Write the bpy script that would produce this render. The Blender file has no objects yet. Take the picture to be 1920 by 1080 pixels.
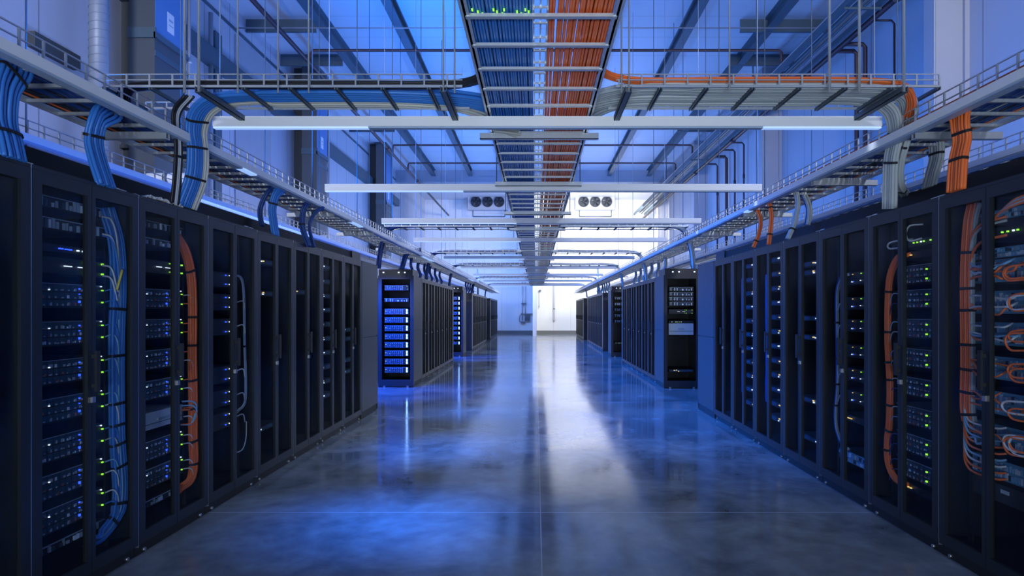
import bpy, math, random
from mathutils import Vector, Matrix
random.seed(7)
scene = bpy.context.scene
COL = scene.collection
PI = math.pi
CAM_H = 1.494
FPX = 1161.0
VPX, VPY = 1005.0, 584.0
XL, XR = -2.41, 2.476          # front planes of the two cabinet rows
ZC = 8.94                      # ceiling
YEND = 41.3

def W(px, py, y):
    """photo pixel (1920x1080) at distance y -> world point"""
    return Vector(((px - VPX) * y / FPX, y, CAM_H + (VPY - py) * y / FPX))

ORD = ("first second third fourth fifth sixth seventh eighth ninth tenth eleventh twelfth thirteenth fourteenth fifteenth "
       "sixteenth seventeenth eighteenth nineteenth twentieth").split()
def od(k):
    return ORD[k] if k < 20 else ("twenty-" + ORD[k - 20] if k < 29 else "thirty-" + ORD[k - 30] if k >= 30 and k < 39 else "thirtieth")

# ---------------------------------------------------------------- materials
def nodes(name):
    m = bpy.data.materials.new(name); m.use_nodes = True
    nt = m.node_tree
    return m, nt, nt.nodes, nt.links, nt.nodes['Principled BSDF']

def mat(name, col, rough=0.5, metal=0.0, noise=0.0, nscale=8.0, bump=0.0, spec=0.5):
    m, nt, N, L, b = nodes(name)
    b.inputs['Base Color'].default_value = (*col, 1)
    b.inputs['Roughness'].default_value = rough
    b.inputs['Metallic'].default_value = metal
    b.inputs['Specular IOR Level'].default_value = spec
    if noise or bump:
        tc = N.new('ShaderNodeTexCoord'); nz = N.new('ShaderNodeTexNoise')
        nz.inputs['Scale'].default_value = nscale; nz.inputs['Detail'].default_value = 4
        L.new(tc.outputs['Object'], nz.inputs['Vector'])
        if noise:
            r = N.new('ShaderNodeMapRange')
            r.inputs['To Min'].default_value = 1 - noise; r.inputs['To Max'].default_value = 1 + noise
            L.new(nz.outputs['Fac'], r.inputs['Value'])
            mx = N.new('ShaderNodeMix'); mx.data_type = 'RGBA'; mx.blend_type = 'MULTIPLY'
            mx.inputs['Factor'].default_value = 1
            mx.inputs['A'].default_value = (*col, 1)
            L.new(r.outputs['Result'], mx.inputs['B'])
            L.new(mx.outputs['Result'], b.inputs['Base Color'])
        if bump:
            bp = N.new('ShaderNodeBump'); bp.inputs['Strength'].default_value = bump; bp.inputs['Distance'].default_value = 0.01
            L.new(nz.outputs['Fac'], bp.inputs['Height']); L.new(bp.outputs['Normal'], b.inputs['Normal'])
    return m

def emis(name, col, strength, base=(0.05, 0.05, 0.05)):
    m, nt, N, L, b = nodes(name)
    b.inputs['Base Color'].default_value = (*base, 1)
    b.inputs['Emission Color'].default_value = (*col, 1)
    b.inputs['Emission Strength'].default_value = strength
    return m

def glass(name, tint, gl=0.022):
    m, nt, N, L, b = nodes(name)
    N.remove(b)
    out = N['Material Output']
    t = N.new('ShaderNodeBsdfTransparent'); t.inputs['Color'].default_value = (*tint, 1)
    g = N.new('ShaderNodeBsdfGlossy'); g.inputs['Roughness'].default_value = 0.12; g.inputs['Color'].default_value = (0.8, 0.85, 0.9, 1)
    mx = N.new('ShaderNodeMixShader'); mx.inputs['Fac'].default_value = gl
    L.new(t.outputs['BSDF'], mx.inputs[1]); L.new(g.outputs['BSDF'], mx.inputs[2])
    L.new(mx.outputs['Shader'], out.inputs['Surface'])
    return m

def panel_mat(name, col, axis, pitch, rib, rough=0.5, line=0.55, noise=0.08, spec=0.4):
    """sheet-metal panelling: joints every pitch metres plus fine ribs, along one axis (0 x, 1 y)"""
    m, nt, N, L, b = nodes(name)
    b.inputs['Roughness'].default_value = rough
    b.inputs['Specular IOR Level'].default_value = spec
    tc = N.new('ShaderNodeTexCoord'); sp = N.new('ShaderNodeSeparateXYZ')
    L.new(tc.outputs['Object'], sp.inputs['Vector'])
    def saw(p, w):
        d = N.new('ShaderNodeMath'); d.operation = 'DIVIDE'; d.inputs[1].default_value = p
        L.new(sp.outputs[axis], d.inputs[0])
        f = N.new('ShaderNodeMath'); f.operation = 'FRACT'; L.new(d.outputs[0], f.inputs[0])
        c = N.new('ShaderNodeMath'); c.operation = 'LESS_THAN'; c.inputs[1].default_value = w / p
        L.new(f.outputs[0], c.inputs[0])
        return c
    j = saw(pitch, 0.028)
    r = saw(rib, rib * 0.18)
    nz = N.new('ShaderNodeTexNoise'); nz.inputs['Scale'].default_value = 0.7; nz.inputs['Detail'].default_value = 3
    L.new(tc.outputs['Object'], nz.inputs['Vector'])
    mr = N.new('ShaderNodeMapRange'); mr.inputs['To Min'].default_value = 1 - noise; mr.inputs['To Max'].default_value = 1 + noise
    L.new(nz.outputs['Fac'], mr.inputs['Value'])
    m1 = N.new('ShaderNodeMix'); m1.data_type = 'RGBA'
    m1.inputs['A'].default_value = (*col, 1); m1.inputs['B'].default_value = (*[c * line for c in col], 1)
    L.new(j.outputs[0], m1.inputs['Factor'])
    m2 = N.new('ShaderNodeMix'); m2.data_type = 'RGBA'; m2.blend_type = 'MULTIPLY'; m2.inputs['Factor'].default_value = 1
    L.new(m1.outputs['Result'], m2.inputs['A']); L.new(mr.outputs['Result'], m2.inputs['B'])
    L.new(m2.outputs['Result'], b.inputs['Base Color'])
    ad = N.new('ShaderNodeMath'); ad.operation = 'MULTIPLY_ADD'; ad.inputs[1].default_value = 0.35
    L.new(r.outputs[0], ad.inputs[0]); L.new(j.outputs[0], ad.inputs[2])
    bp = N.new('ShaderNodeBump'); bp.inputs['Strength'].default_value = 0.5; bp.inputs['Distance'].default_value = -0.01
    L.new(ad.outputs[0], bp.inputs['Height']); L.new(bp.outputs['Normal'], b.inputs['Normal'])
    return m

def floor_mat():
    m, nt, N, L, b = nodes('polished_concrete')
    tc = N.new('ShaderNodeTexCoord')
    n1 = N.new('ShaderNodeTexNoise'); n1.inputs['Scale'].default_value = 1.3; n1.inputs['Detail'].default_value = 8; n1.inputs['Roughness'].default_value = 0.62
    n1.inputs['Distortion'].default_value = 0.5
    n2 = N.new('ShaderNodeTexNoise'); n2.inputs['Scale'].default_value = 7; n2.inputs['Detail'].default_value = 6
    n3 = N.new('ShaderNodeTexNoise'); n3.inputs['Scale'].default_value = 0.8; n3.inputs['Detail'].default_value = 2
    for n in (n1, n2, n3): L.new(tc.outputs['Object'], n.inputs['Vector'])
    cr = N.new('ShaderNodeValToRGB')
    cr.color_ramp.elements[0].position = 0.30; cr.color_ramp.elements[0].color = (0.07, 0.085, 0.10, 1)
    cr.color_ramp.elements[1].position = 0.74; cr.color_ramp.elements[1].color = (0.25, 0.275, 0.30, 1)
    L.new(n1.outputs['Fac'], cr.inputs['Fac'])
    mx = N.new('ShaderNodeMix'); mx.data_type = 'RGBA'; mx.blend_type = 'OVERLAY'; mx.inputs['Factor'].default_value = 0.35
    L.new(cr.outputs['Color'], mx.inputs['A']); L.new(n2.outputs['Fac'], mx.inputs['B'])
    # saw-cut joints filled with pale sealant
    sp = N.new('ShaderNodeSeparateXYZ'); L.new(tc.outputs['Object'], sp.inputs['Vector'])
    def joint(axis, at, pitch, w):
        a = N.new('ShaderNodeMath'); a.operation = 'SUBTRACT'; a.inputs[1].default_value = at - pitch * 20
        L.new(sp.outputs[axis], a.inputs[0])
        d = N.new('ShaderNodeMath'); d.operation = 'DIVIDE'; d.inputs[1].default_value = pitch; L.new(a.outputs[0], d.inputs[0])
        f = N.new('ShaderNodeMath'); f.operation = 'FRACT'; L.new(d.outputs[0], f.inputs[0])
        c = N.new('ShaderNodeMath'); c.operation = 'LESS_THAN'; c.inputs[1].default_value = w / pitch; L.new(f.outputs[0], c.inputs[0])
        return c
    j1 = joint(0, 0.03, 5.2, 0.007); j2 = joint(1, 4.6, 5.6, 0.012)
    mxm = N.new('ShaderNodeMath'); mxm.operation = 'MAXIMUM'; L.new(j1.outputs[0], mxm.inputs[0]); L.new(j2.outputs[0], mxm.inputs[1])
    m2 = N.new('ShaderNodeMix'); m2.data_type = 'RGBA'; m2.inputs['B'].default_value = (0.30, 0.33, 0.37, 1)
    L.new(mxm.outputs[0], m2.inputs['Factor']); L.new(mx.outputs['Result'], m2.inputs['A'])
    L.new(m2.outputs['Result'], b.inputs['Base Color'])
    mr = N.new('ShaderNodeMapRange'); mr.inputs['From Min'].default_value = 0.3; mr.inputs['From Max'].default_value = 0.7
    mr.inputs['To Min'].default_value = 0.07; mr.inputs['To Max'].default_value = 0.17
    L.new(n1.outputs['Fac'], mr.inputs['Value']); L.new(mr.outputs['Result'], b.inputs['Roughness'])
    b.inputs['Specular IOR Level'].default_value = 0.5
    bp = N.new('ShaderNodeBump'); bp.inputs['Strength'].default_value = 0.06; bp.inputs['Distance'].default_value = 0.02
    L.new(n3.outputs['Fac'], bp.inputs['Height']); L.new(bp.outputs['Normal'], b.inputs['Normal'])
    return m

M = {}
M['floor'] = floor_mat()
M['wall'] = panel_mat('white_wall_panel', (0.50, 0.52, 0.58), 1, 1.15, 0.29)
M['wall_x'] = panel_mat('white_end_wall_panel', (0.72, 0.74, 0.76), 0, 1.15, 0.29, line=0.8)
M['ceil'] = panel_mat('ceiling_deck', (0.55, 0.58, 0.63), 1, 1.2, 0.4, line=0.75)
M['rack'] = mat('black_powder_coat', (0.014, 0.018, 0.024), 0.38, 0.0, 0.06, 30)
M['rackin'] = mat('rack_interior_black', (0.006, 0.007, 0.009), 0.6)
M['panel'] = mat('grey_side_panel', (0.030, 0.036, 0.044), 0.42, 0.0, 0.05, 20)
M['trimsteel'] = mat('bare_steel_edge', (0.45, 0.46, 0.48), 0.3, 0.9)
M['plinth'] = mat('plinth_black', (0.015, 0.016, 0.019), 0.6)
M['pane'] = glass('tinted_door_glass', (0.88, 0.90, 0.92))
M['steel'] = mat('galvanised_steel', (0.52, 0.55, 0.58), 0.38, 0.55, 0.10, 40)
M['darksteel'] = mat('dark_strut_steel', (0.10, 0.13, 0.16), 0.5, 0.4, 0.1, 30)
M['white'] = mat('white_enamel', (0.86, 0.86, 0.86), 0.35)
M['grey'] = mat('duct_grey', (0.085, 0.10, 0.115), 0.5, 0.2, 0.08, 6)
M['lgrey'] = mat('light_grey_paint', (0.42, 0.43, 0.47), 0.5, 0.0, 0.05, 3)
M['beam'] = mat('steel_beam_paint', (0.075, 0.12, 0.15), 0.5, 0.1, 0.1, 4)
M['band'] = mat('bulkhead_paint', (0.30, 0.34, 0.42), 0.5, 0.0, 0.05, 2)
M['pipe'] = mat('dark_red_pipe', (0.045, 0.022, 0.030), 0.45, 0.0, 0.2, 10)
M['dark'] = mat('shaft_dark', (0.05, 0.06, 0.065), 0.7)
M['spiral'] = mat('spiral_galvanised', (0.26, 0.30, 0.36), 0.5, 0.2, 0.1, 20)
M['base'] = mat('skirting_grey', (0.16, 0.17, 0.17), 0.6)
M['blue'] = mat('blue_cable', (0.035, 0.19, 0.60), 0.45)
M['navy'] = mat('navy_cable', (0.012, 0.05, 0.22), 0.45)
M['orange'] = mat('orange_cable', (0.85, 0.17, 0.035), 0.45)
M['brownc'] = mat('brown_orange_cable', (0.30, 0.07, 0.025), 0.5)
M['cream'] = mat('cream_cable', (0.52, 0.52, 0.47), 0.5)
M['greyc'] = mat('grey_cable', (0.42, 0.46, 0.47), 0.5)
M['blackc'] = mat('black_cable', (0.012, 0.012, 0.014), 0.5)
M['aqua'] = mat('pale_blue_cable', (0.22, 0.45, 0.68), 0.5)
M['whitec'] = mat('white_cable', (0.62, 0.64, 0.66), 0.5)
M['yellow'] = mat('yellow_cord', (0.75, 0.62, 0.10), 0.5)
M['strap'] = mat('black_strap', (0.008, 0.008, 0.010), 0.7)
M['chassis'] = mat('server_chassis', (0.014, 0.019, 0.025), 0.45, 0.3)
M['speck'] = mat('server_port_grey', (0.38, 0.47, 0.52), 0.4, 0.4)
M['speckl'] = mat('server_latch_light', (0.75, 0.85, 0.90), 0.35, 0.3)
M['speckb'] = mat('server_bay_blue', (0.035, 0.075, 0.12), 0.4, 0.3)
M['speckr'] = mat('server_latch_red', (0.35, 0.10, 0.07), 0.5)
M['drawer'] = mat('silver_drawer', (0.60, 0.68, 0.72), 0.4, 0.5)
M['teal'] = mat('teal_patch_panel', (0.10, 0.32, 0.48), 0.45)
M['label'] = mat('white_label', (0.8, 0.8, 0.8), 0.6)
M['film'] = mat('crumpled_film', (0.75, 0.76, 0.80), 0.25)
M['ledb'] = emis('blue_status_light', (0.02, 0.07, 1.0), 3.2)
M['ledw'] = emis('white_status_light', (0.75, 0.85, 1.0), 1.6)
M['ledg'] = emis('green_status_light', (0.30, 0.80, 0.04), 1.6)
M['ledy'] = emis('amber_status_light', (1.0, 0.70, 0.2), 1.2)
M['ledbw'] = emis('bright_blue_status_light', (0.20, 0.40, 1.0), 14)
M['lamp'] = emis('lit_diffuser', (0.30, 0.50, 1.0), 1.0, (0.6, 0.6, 0.62))
M['lampoff'] = mat('unlit_diffuser', (0.35, 0.45, 0.62), 0.35)
M['fan'] = mat('fan_dark', (0.02, 0.03, 0.05), 0.5)

# ---------------------------------------------------------------- mesh building
class MB:
    def __init__(s): s.v = []; s.f = []; s.m = []; s.sm = []
    def box(s, a, b, mi=0):
        x0, x1 = sorted((a[0], b[0])); y0, y1 = sorted((a[1], b[1])); z0, z1 = sorted((a[2], b[2]))
        n = len(s.v)
        s.v += [(x0,y0,z0),(x1,y0,z0),(x1,y1,z0),(x0,y1,z0),(x0,y0,z1),(x1,y0,z1),(x1,y1,z1),(x0,y1,z1)]
        for q in ((0,3,2,1),(4,5,6,7),(0,1,5,4),(1,2,6,5),(2,3,7,6),(3,0,4,7)):
            s.f.append(tuple(n + i for i in q)); s.m.append(mi); s.sm.append(False)
        return s
    def hexa(s, pts, mi=0):
        n = len(s.v); s.v += [tuple(p) for p in pts]
        for q in ((0,3,2,1),(4,5,6,7),(0,1,5,4),(1,2,6,5),(2,3,7,6),(3,0,4,7)):
            s.f.append(tuple(n + i for i in q)); s.m.append(mi); s.sm.append(False)
        return s
    def bar(s, p, q, w, h=None, mi=0, up=(0,0,1)):
        p, q = Vector(p), Vector(q); h = h or w
        t = (q - p).normalized(); u = Vector(up)
        if abs(t.dot(u)) > 0.95: u = Vector((0,1,0))
        a = t.cross(u).normalized(); b = a.cross(t).normalized()
        c = []
        for o in (p, q):
            for (i, j) in ((-1,-1),(1,-1),(1,1),(-1,1)):
                c.append(o + a*(i*w/2) + b*(j*h/2))
        return s.hexa(c, mi)
    def tube(s, pts, r, n=7, mi=0, caps=True):
        pts = [Vector(p) for p in pts]
        base = len(s.v); k = len(pts); prev = None
        for i, p in enumerate(pts):
            t = (pts[min(i+1, k-1)] - pts[max(i-1, 0)]).normalized()
            if prev is None:
                ref = Vector((0,0,1)) if abs(t.z) < 0.9 else Vector((0,1,0))
                a = t.cross(ref).normalized()
            else:
                a = (prev - t * prev.dot(t))
                a = a.normalized() if a.length > 1e-6 else t.orthogonal().normalized()
            prev = a; b = t.cross(a)
            for j in range(n):
                an = 2*PI*j/n
                s.v.append(tuple(p + a*(r*math.cos(an)) + b*(r*math.sin(an))))
        for i in range(k-1):
            for j in range(n):
                j2 = (j+1) % n
                s.f.append((base+i*n+j, base+i*n+j2, base+(i+1)*n+j2, base+(i+1)*n+j)); s.m.append(mi); s.sm.append(True)
        if caps:
            s.f.append(tuple(base + j for j in reversed(range(n)))); s.m.append(mi); s.sm.append(False)
            s.f.append(tuple(base + (k-1)*n + j for j in range(n))); s.m.append(mi); s.sm.append(False)
        return s
    def cyl(s, p, q, r, n=16, mi=0): return s.tube([p, q], r, n, mi)
    def ring(s, c, axis, r0, r1, d, n=24, mi=0):
        """annulus of depth d along axis 1 (y)"""
        base = len(s.v)
        for j in range(n):
            an = 2*PI*j/n; cx, cz = math.cos(an), math.sin(an)
            for (r, dy) in ((r0,0),(r1,0),(r1,d),(r0,d)):
                s.v.append((c[0]+r*cx, c[1]+dy, c[2]+r*cz))
        for j in range(n):
            a = base + 4*j; b = base + 4*((j+1) % n)
            for i in range(4):
                i2 = (i+1) % 4
                s.f.append((a+i, a+i2, b+i2, b+i)); s.m.append(mi); s.sm.append(False)
        return s
    def mesh(s, name, mats):
        me = bpy.data.meshes.new(name); me.from_pydata(s.v, [], s.f)
        for m in (mats if isinstance(mats, (list, tuple)) else [mats]): me.materials.append(m)
        me.polygons.foreach_set('material_index', s.m); me.polygons.foreach_set('use_smooth', s.sm)
        me.update(); return me

def ob(name, mb, mats, parent=None, loc=(0,0,0)):
    o = bpy.data.objects.new(name, mb.mesh(name, mats) if isinstance(mb, MB) else mb)
    COL.objects.link(o); o.location = loc
    if parent is not None: o.parent = parent
    return o
def tag(o, label, cat, group=None, kind=None):
    o['label'] = label; o['category'] = cat
    if group: o['group'] = group
    if kind: o['kind'] = kind
    return o
def thing(name, label, cat, loc=(0,0,0), group=None):
    o = bpy.data.objects.new(name, None); COL.objects.link(o); o.location = loc
    o.empty_display_size = 0.1
    return tag(o, label, cat, group)
def struct(name, mb, mats, label=None, parent=None):
    o = ob(name, mb, mats, parent)
    o['kind'] = 'structure'
    if label: tag(o, label, name.split('_')[0])
    return o
def dup(root, loc, label=None, group=None):
    r = root.copy(); COL.objects.link(r); r.location = loc
    if label: r['label'] = label
    if group: r['group'] = group
    for ch in list(root.children):
        c = ch.copy(); COL.objects.link(c); c.parent = r
        for g in list(ch.children):
            d = g.copy(); COL.objects.link(d); d.parent = c
    return r

def spline(pts, step=6):
    """Catmull-Rom through pts"""
    P = [Vector(p) for p in pts]; P = [P[0]*2 - P[1]] + P + [P[-1]*2 - P[-2]]
    out = []
    for i in range(1, len(P)-2):
        a, b, c, d = P[i-1], P[i], P[i+1], P[i+2]
        for k in range(step):
            t = k/step
            out.append(0.5*((2*b) + (c-a)*t + (2*a-5*b+4*c-d)*t*t + (-a+3*b-3*c+d)*t**3))
    out.append(P[-2]); return out

def frames(path, side):
    side = Vector(side); fr = []
    for i, p in enumerate(path):
        t = (path[min(i+1, len(path)-1)] - path[max(i-1, 0)]).normalized()
        a = side - t*side.dot(t)
        a = a.normalized() if a.length > 1e-4 else (fr[-1][0] if fr else t.orthogonal().normalized())
        fr.append((a, t.cross(a).normalized(), t))
    return fr

def bundle(name, label, pts, side, n, rows, r, colors, straps=(), group=None, cat='cable bundle', step=6, wob=0.25, sides=7, strap_h=0.016, spread=None):
    """strapped bundle: each strand is a part, each strap a part. side: direction of the ribbon's width"""
    path = spline(pts, step); fr = frames(path, side)
    t0 = thing(name, label, cat, path[-1], group)
    o0 = path[-1]
    percol = math.ceil(n/rows); L = len(path)
    for i in range(n):
        ca = (i % percol) - (percol-1)/2; cb = (i // percol) - (rows-1)/2
        jit = (random.uniform(-wob, wob)*r, random.uniform(-wob, wob)*r); ph = random.uniform(0, 6.3)
        q = []
        for k, p in enumerate(path):
            a, b, t = fr[k]
            sp = spread(k/(L-1)) if spread else 1.0
            w = math.sin(ph + 5*k/(L-1))*wob*r
            q.append(p + a*(ca*2*r*sp + jit[0] + w) + b*(cb*1.8*r*sp + jit[1]) - o0)
        c = colors[int(i % percol * len(colors) / percol)] if isinstance(colors, (list, tuple)) else colors
        ob('cable', MB().tube(q, r, sides), c, t0)
    for f in straps:
        k = int(f*(L-1)); a, b, t = fr[k]; p = path[k] - o0
        sp = spread(k/(L-1)) if spread else 1.0
        ra = percol*r*sp + 0.006; rb = rows*r*sp + 0.006
        mb = MB(); m = 20; base = 0
        for j in range(m):
            an = 2*PI*j/m
            ce, se = math.cos(an), math.sin(an)
            ex = lambda v: math.copysign(abs(v)**0.6, v)
            d = a*(ra*ex(ce)) + b*(rb*ex(se)); di = a*((ra-0.004)*ex(ce)) + b*((rb-0.004)*ex(se))
            for (dd, h) in ((di,-1),(d,-1),(d,1),(di,1)):
                mb.v.append(tuple(p + dd + t*(h*strap_h/2)))
        for j in range(m):
            A = 4*j; B = 4*((j+1) % m)
            for i in range(4):
                i2 = (i+1) % 4
                mb.f.append((A+i, A+i2, B+i2, B+i)); mb.m.append(0); mb.sm.append(False)
        ob('strap', mb, M['strap'], t0)
    return t0, o0

# ---------------------------------------------------------------- room
X0, X1, Y0 = -7.40, 7.48, -3.0
struct('floor', MB().box((X0-.1, Y0-.1, -0.1), (X1+.1, YEND+.1, 0)), M['floor'], 'polished grey concrete floor of the hall')
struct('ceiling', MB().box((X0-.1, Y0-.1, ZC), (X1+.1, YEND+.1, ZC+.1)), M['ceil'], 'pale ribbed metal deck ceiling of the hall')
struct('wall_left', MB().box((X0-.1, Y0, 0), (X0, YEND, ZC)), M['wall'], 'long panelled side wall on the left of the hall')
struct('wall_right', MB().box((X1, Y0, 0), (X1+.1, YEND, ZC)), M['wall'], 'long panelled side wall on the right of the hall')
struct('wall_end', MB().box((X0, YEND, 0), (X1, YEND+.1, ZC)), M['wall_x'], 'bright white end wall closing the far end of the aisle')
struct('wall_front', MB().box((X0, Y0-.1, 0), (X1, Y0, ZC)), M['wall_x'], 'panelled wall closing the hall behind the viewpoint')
struct('trim_1', MB().box((-0.20, 37.6, 0), (0.04, YEND, ZC-0.4)), M['wall_x'], 'white pier standing out of the end wall between its blue and white halves')
struct('trim_2', MB().box((X0, 32.6, 8.30), (X1, 33.4, ZC)), M['band'], 'deep grey-blue bulkhead across the ceiling before the end bay')
struct('baseboard_end', MB().box((X0, YEND-.03, 0), (-0.20, YEND, 0.22)).box((0.04, YEND-.03, 0), (X1, YEND, 0.22)), M['base'], 'grey skirting along the foot of the end wall')
# wall pilasters, right then left
for i, yy in enumerate((10.74, 18.9, 27.05, 35.2)):
    struct('trim_%d' % (3+i), MB().box((6.9, yy, 0), (X1, yy+.28, ZC)).box((X1-.08, yy-.06, 0), (X1, yy, ZC)).box((6.93, yy-.012, 0), (6.97, yy, ZC)), M['lgrey'],
           'light grey pilaster on the right wall, %s from the camera' % od(i))
struct('trim_7', MB().box((X0, Y0, 7.37), (X0+.02, 32.6, 8.42-.97+.02)).box((X0, Y0, 8.38), (X0+.03, 32.6, 8.45)), M['beam'], 'dark horizontal joint strips high on the left wall')
struct('trim_8', MB().box((X0, 4.0, 7.02), (X0+.22, 32.6, 7.39)), M['beam'], 'dark steel girt running along the left wall')
# ceiling beams (I sections)
for i, bx in enumerate((-5.38, -3.45, -1.62, 1.85, 3.86, 5.92)):
    b = MB().box((bx-.11, Y0, ZC-.32), (bx+.11, 32.6, ZC-.30)).box((bx-.012, Y0, ZC-.30), (bx+.012, 32.6, ZC-.02)).box((bx-.11, Y0, ZC-.02), (bx+.11, 32.6, ZC))
    struct('trim_%d' % (9+i), b, M['beam'], 'steel roof beam running down the ceiling, %s from the left' % od(i))
for i, (yy, a, b_) in enumerate(((15.75, X0, -5.6), (17.9, X0, -5.6), (15.75, 5.2, X1), (17.9, 5.6, X1), (24.5, X0, -5.6), (24.5, 5.6, X1))):
    struct('trim_%d' % (15+i), MB().box((a, yy, ZC-.33), (b_, yy+.07, ZC-.31)).box((a, yy+.03, ZC-.31), (b_, yy+.04, ZC)), M['beam'],
           'short cross purlin under the ceiling, %s' % ('by the left wall, nearest' if i == 0 else 'by the left wall, second' if i == 1 else 'by the right wall, nearest' if i == 2 else 'by the right wall, second' if i == 3 else 'by the left wall, third' if i == 4 else 'by the right wall, third'))

# ---------------------------------------------------------------- cabinets
RW, RD, RH = 0.80, 1.10, 2.20
def rack_template(s):
    """row cabinet whose front looks at the aisle; local y along the row, depth along s*x"""
    t = thing('server_rack', 'black server rack', 'server rack')
    B = lambda mb, v0, v1, u0, u1, h0, h1, mi=0: mb.box((s*v0, u0, h0), (s*v1, u1, h1), mi)
    b = MB()
    B(b, .032, RD, .003, .02, .10, RH); B(b, .032, RD, RW-.02, RW-.003, .10, RH)
    B(b, RD-.02, RD, .02, RW-.02, .10, RH); B(b, .032, RD-.02, .02, RW-.02, RH-.02, RH); B(b, .032, RD-.02, .02, RW-.02, .10, .12)
    B(b, 0.004, .032, .003, RW-.003, RH-.018, RH)
    B(b, .09, .10, .14, .165, .12, RH-.02, 1); B(b, .09, .10, RW-.165, RW-.14, .12, RH-.02, 1)
    B(b, .86, .87, .02, RW-.02, .12, RH-.02, 1)
    ob('body', b, [M['rack'], M['rackin']], t)
    p = MB(); B(p, .03, RD-.02, .003, RW-.003, 0, .10)
    ob('plinth', p, M['plinth'], t)
    for k, (a0, a1, w0, w1) in enumerate(((.006, .398, .062, .370), (.402, .794, .430, .738))):
        d = MB()
        B(d, 0, .028, a0, w0, .075, 2.18); B(d, 0, .028, w1, a1, .075, 2.18)
        B(d, 0, .028, w0, w1, .075, .145); B(d, 0, .028, w0, w1, 2.115, 2.18)
        do = ob('door', d, M['rack'], t)
        g = MB(); B(g, .018, .022, w0, w1, .145, 2.115)
        ob('pane', g, M['pane'], do)
        if k == 1:
            h = MB(); B(h, -.035, -.022, a0-.012, a0+.016, 1.06, 1.28); B(h, -.022, 0, a0-.006, a0+.010, 1.08, 1.10); B(h, -.022, 0, a0-.006, a0+.010, 1.24, 1.26)
            ob('handle', h, M['plinth'], do)
            l = MB(); B(l, -.012, 0, a0-.012, a0+.012, 1.00, 1.03); ob('lock', l, M['trimsteel'], do)
    e = MB(); B(e, .002, .030, -.003, .003, .06, RH)
    ob('edge_trim', e, M['trimsteel'], t)
    for u in (.08, RW-.08):
        f = MB().cyl((s*.012, u, .022), (s*.03, u, .022), .011, 10)
        ob('foot_bolt', f, M['trimsteel'], t)
    return t

def side_rack(s, face, label, loc, header=True):
    """end cabinet turned across the row; local x to the outside (s), opens toward face (-1 camera, +1 away)"""
    w, d = 0.70, 0.86
    t = thing('end_rack', label, 'server rack', loc, 'end-of-row racks turned across the rows')
    def B(mb, x0, x1, y0, y1, h0, h1, mi=0):
        if face > 0: y0, y1 = d-y1, d-y0
        return mb.box((s*x0, y0, h0), (s*x1, y1, h1), mi)
    b = MB()
    B(b, .012, .03, .03, d, .10, RH); B(b, w-.02, w, .03, d, .10, RH); B(b, .03, w-.02, d-.02, d, .10, RH)
    B(b, .012, w, .03, d, RH-.02, RH); B(b, .03, w-.02, .03, d, .10, .12)
    ob('body', b, [M['rack'], M['rackin']], t)
    f = MB()
    B(f, 0, .07, 0, .03, .02, RH); B(f, w-.07, w, 0, .03, .02, RH); B(f, .07, w-.07, 0, .03, .02, .15); B(f, .07, w-.07, 0, .03, RH-.07, RH)
    ob('front_frame', f, M['rack'], t)
    p = MB(); B(p, .01, w, .03, d, 0, .10); ob('plinth', p, M['plinth'], t)
    for (h0, h1) in ((.10, 1.125), (1.135, 2.19)):
        q = MB(); B(q, 0, .012, .032, d-.004, h0, h1); ob('side_panel', q, M['panel'], t)
    if header:
        q = MB(); B(q, 0.02, w-.01, 0.0, .55, RH, RH+.125); ob('header', q, M['rack'], t)
        for xx in (.16, .28, .58):
            l = MB(); B(l, xx, xx+.03, -.006, 0, RH+.05, RH+.075); ob('badge', l, M['ledw'], t)
    for xx in (.12, w-.12):
        ft = MB(); B(ft, xx-.02, xx+.02, -.012, 0.0, .0, .03); ob('foot', ft, M['trimsteel'], t)
    return t

tplL = rack_template(-1); tplR = rack_template(1)
usedT = {-1: False, 1: False}
def place_rack(s, y, label, group):
    tp = tplL if s < 0 else tplR
    loc = (XL if s < 0 else XR, y, 0)
    if not usedT[s]:
        usedT[s] = True; tp.location = loc; tp['label'] = label; tp['group'] = group; return tp
    return dup(tp, loc, label, group)

LN = [2.16 + .8*k for k in range(8)]
RN = [3.01 + .8*k for k in range(7)]
LLAB = ['black rack cut off by the left edge of the picture, nearest in the left row',
        'black glass-door rack with the thick blue cable bundle inside, left row',
        'black glass-door rack with the orange cable bundle inside, left row',
        'black rack just behind the orange-bundle rack, left row, servers low down',
        'dark empty-looking rack, fifth from the front in the near left row',
        'dark empty-looking rack, sixth from the front in the near left row',
        'rack with columns of small white lights, seventh in the near left row',
        'last glass-door rack of the near left row, beside the solid end panel']
RLAB = ['black rack crowded with orange patch cords, cut off by the right picture edge',
        'black rack with green server lights and an orange arc of cable, right row',
        'black rack with a thin grey cable and dim blue lights, third in right row',
        'nearly dark rack, fourth from the front in the near right row',
        'rack with white light dots down its near window, fifth in near right row',
        'rack with white light dots, sixth from the front in the near right row',
        'dark last glass-door rack of the near right row, beside the solid end panel']
for y, l in zip(LN, LLAB): place_rack(-1, y, l, 'glass-door racks of the near left row')
for y, l in zip(RN, RLAB): place_rack(1, y, l, 'glass-door racks of the near right row')
side_rack(-1, 1, 'turned end rack closing the near left row, solid two-part grey side', (XL, 8.57, 0), False)
side_rack(1, 1, 'turned end rack closing the near right row, solid two-part blue side', (XR, 8.62, 0), False)
E2L = side_rack(-1, -1, 'turned end rack with eight blue-lit servers at the second left block', (XL, 12.2, 0))
E2R = side_rack(1, -1, 'turned end rack with green lights at the second right block', (XR, 12.0, 0))
E3L = side_rack(-1, -1, 'small far turned end rack with a column of blue-white lights, left', (XL, 20.5, 0))
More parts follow.
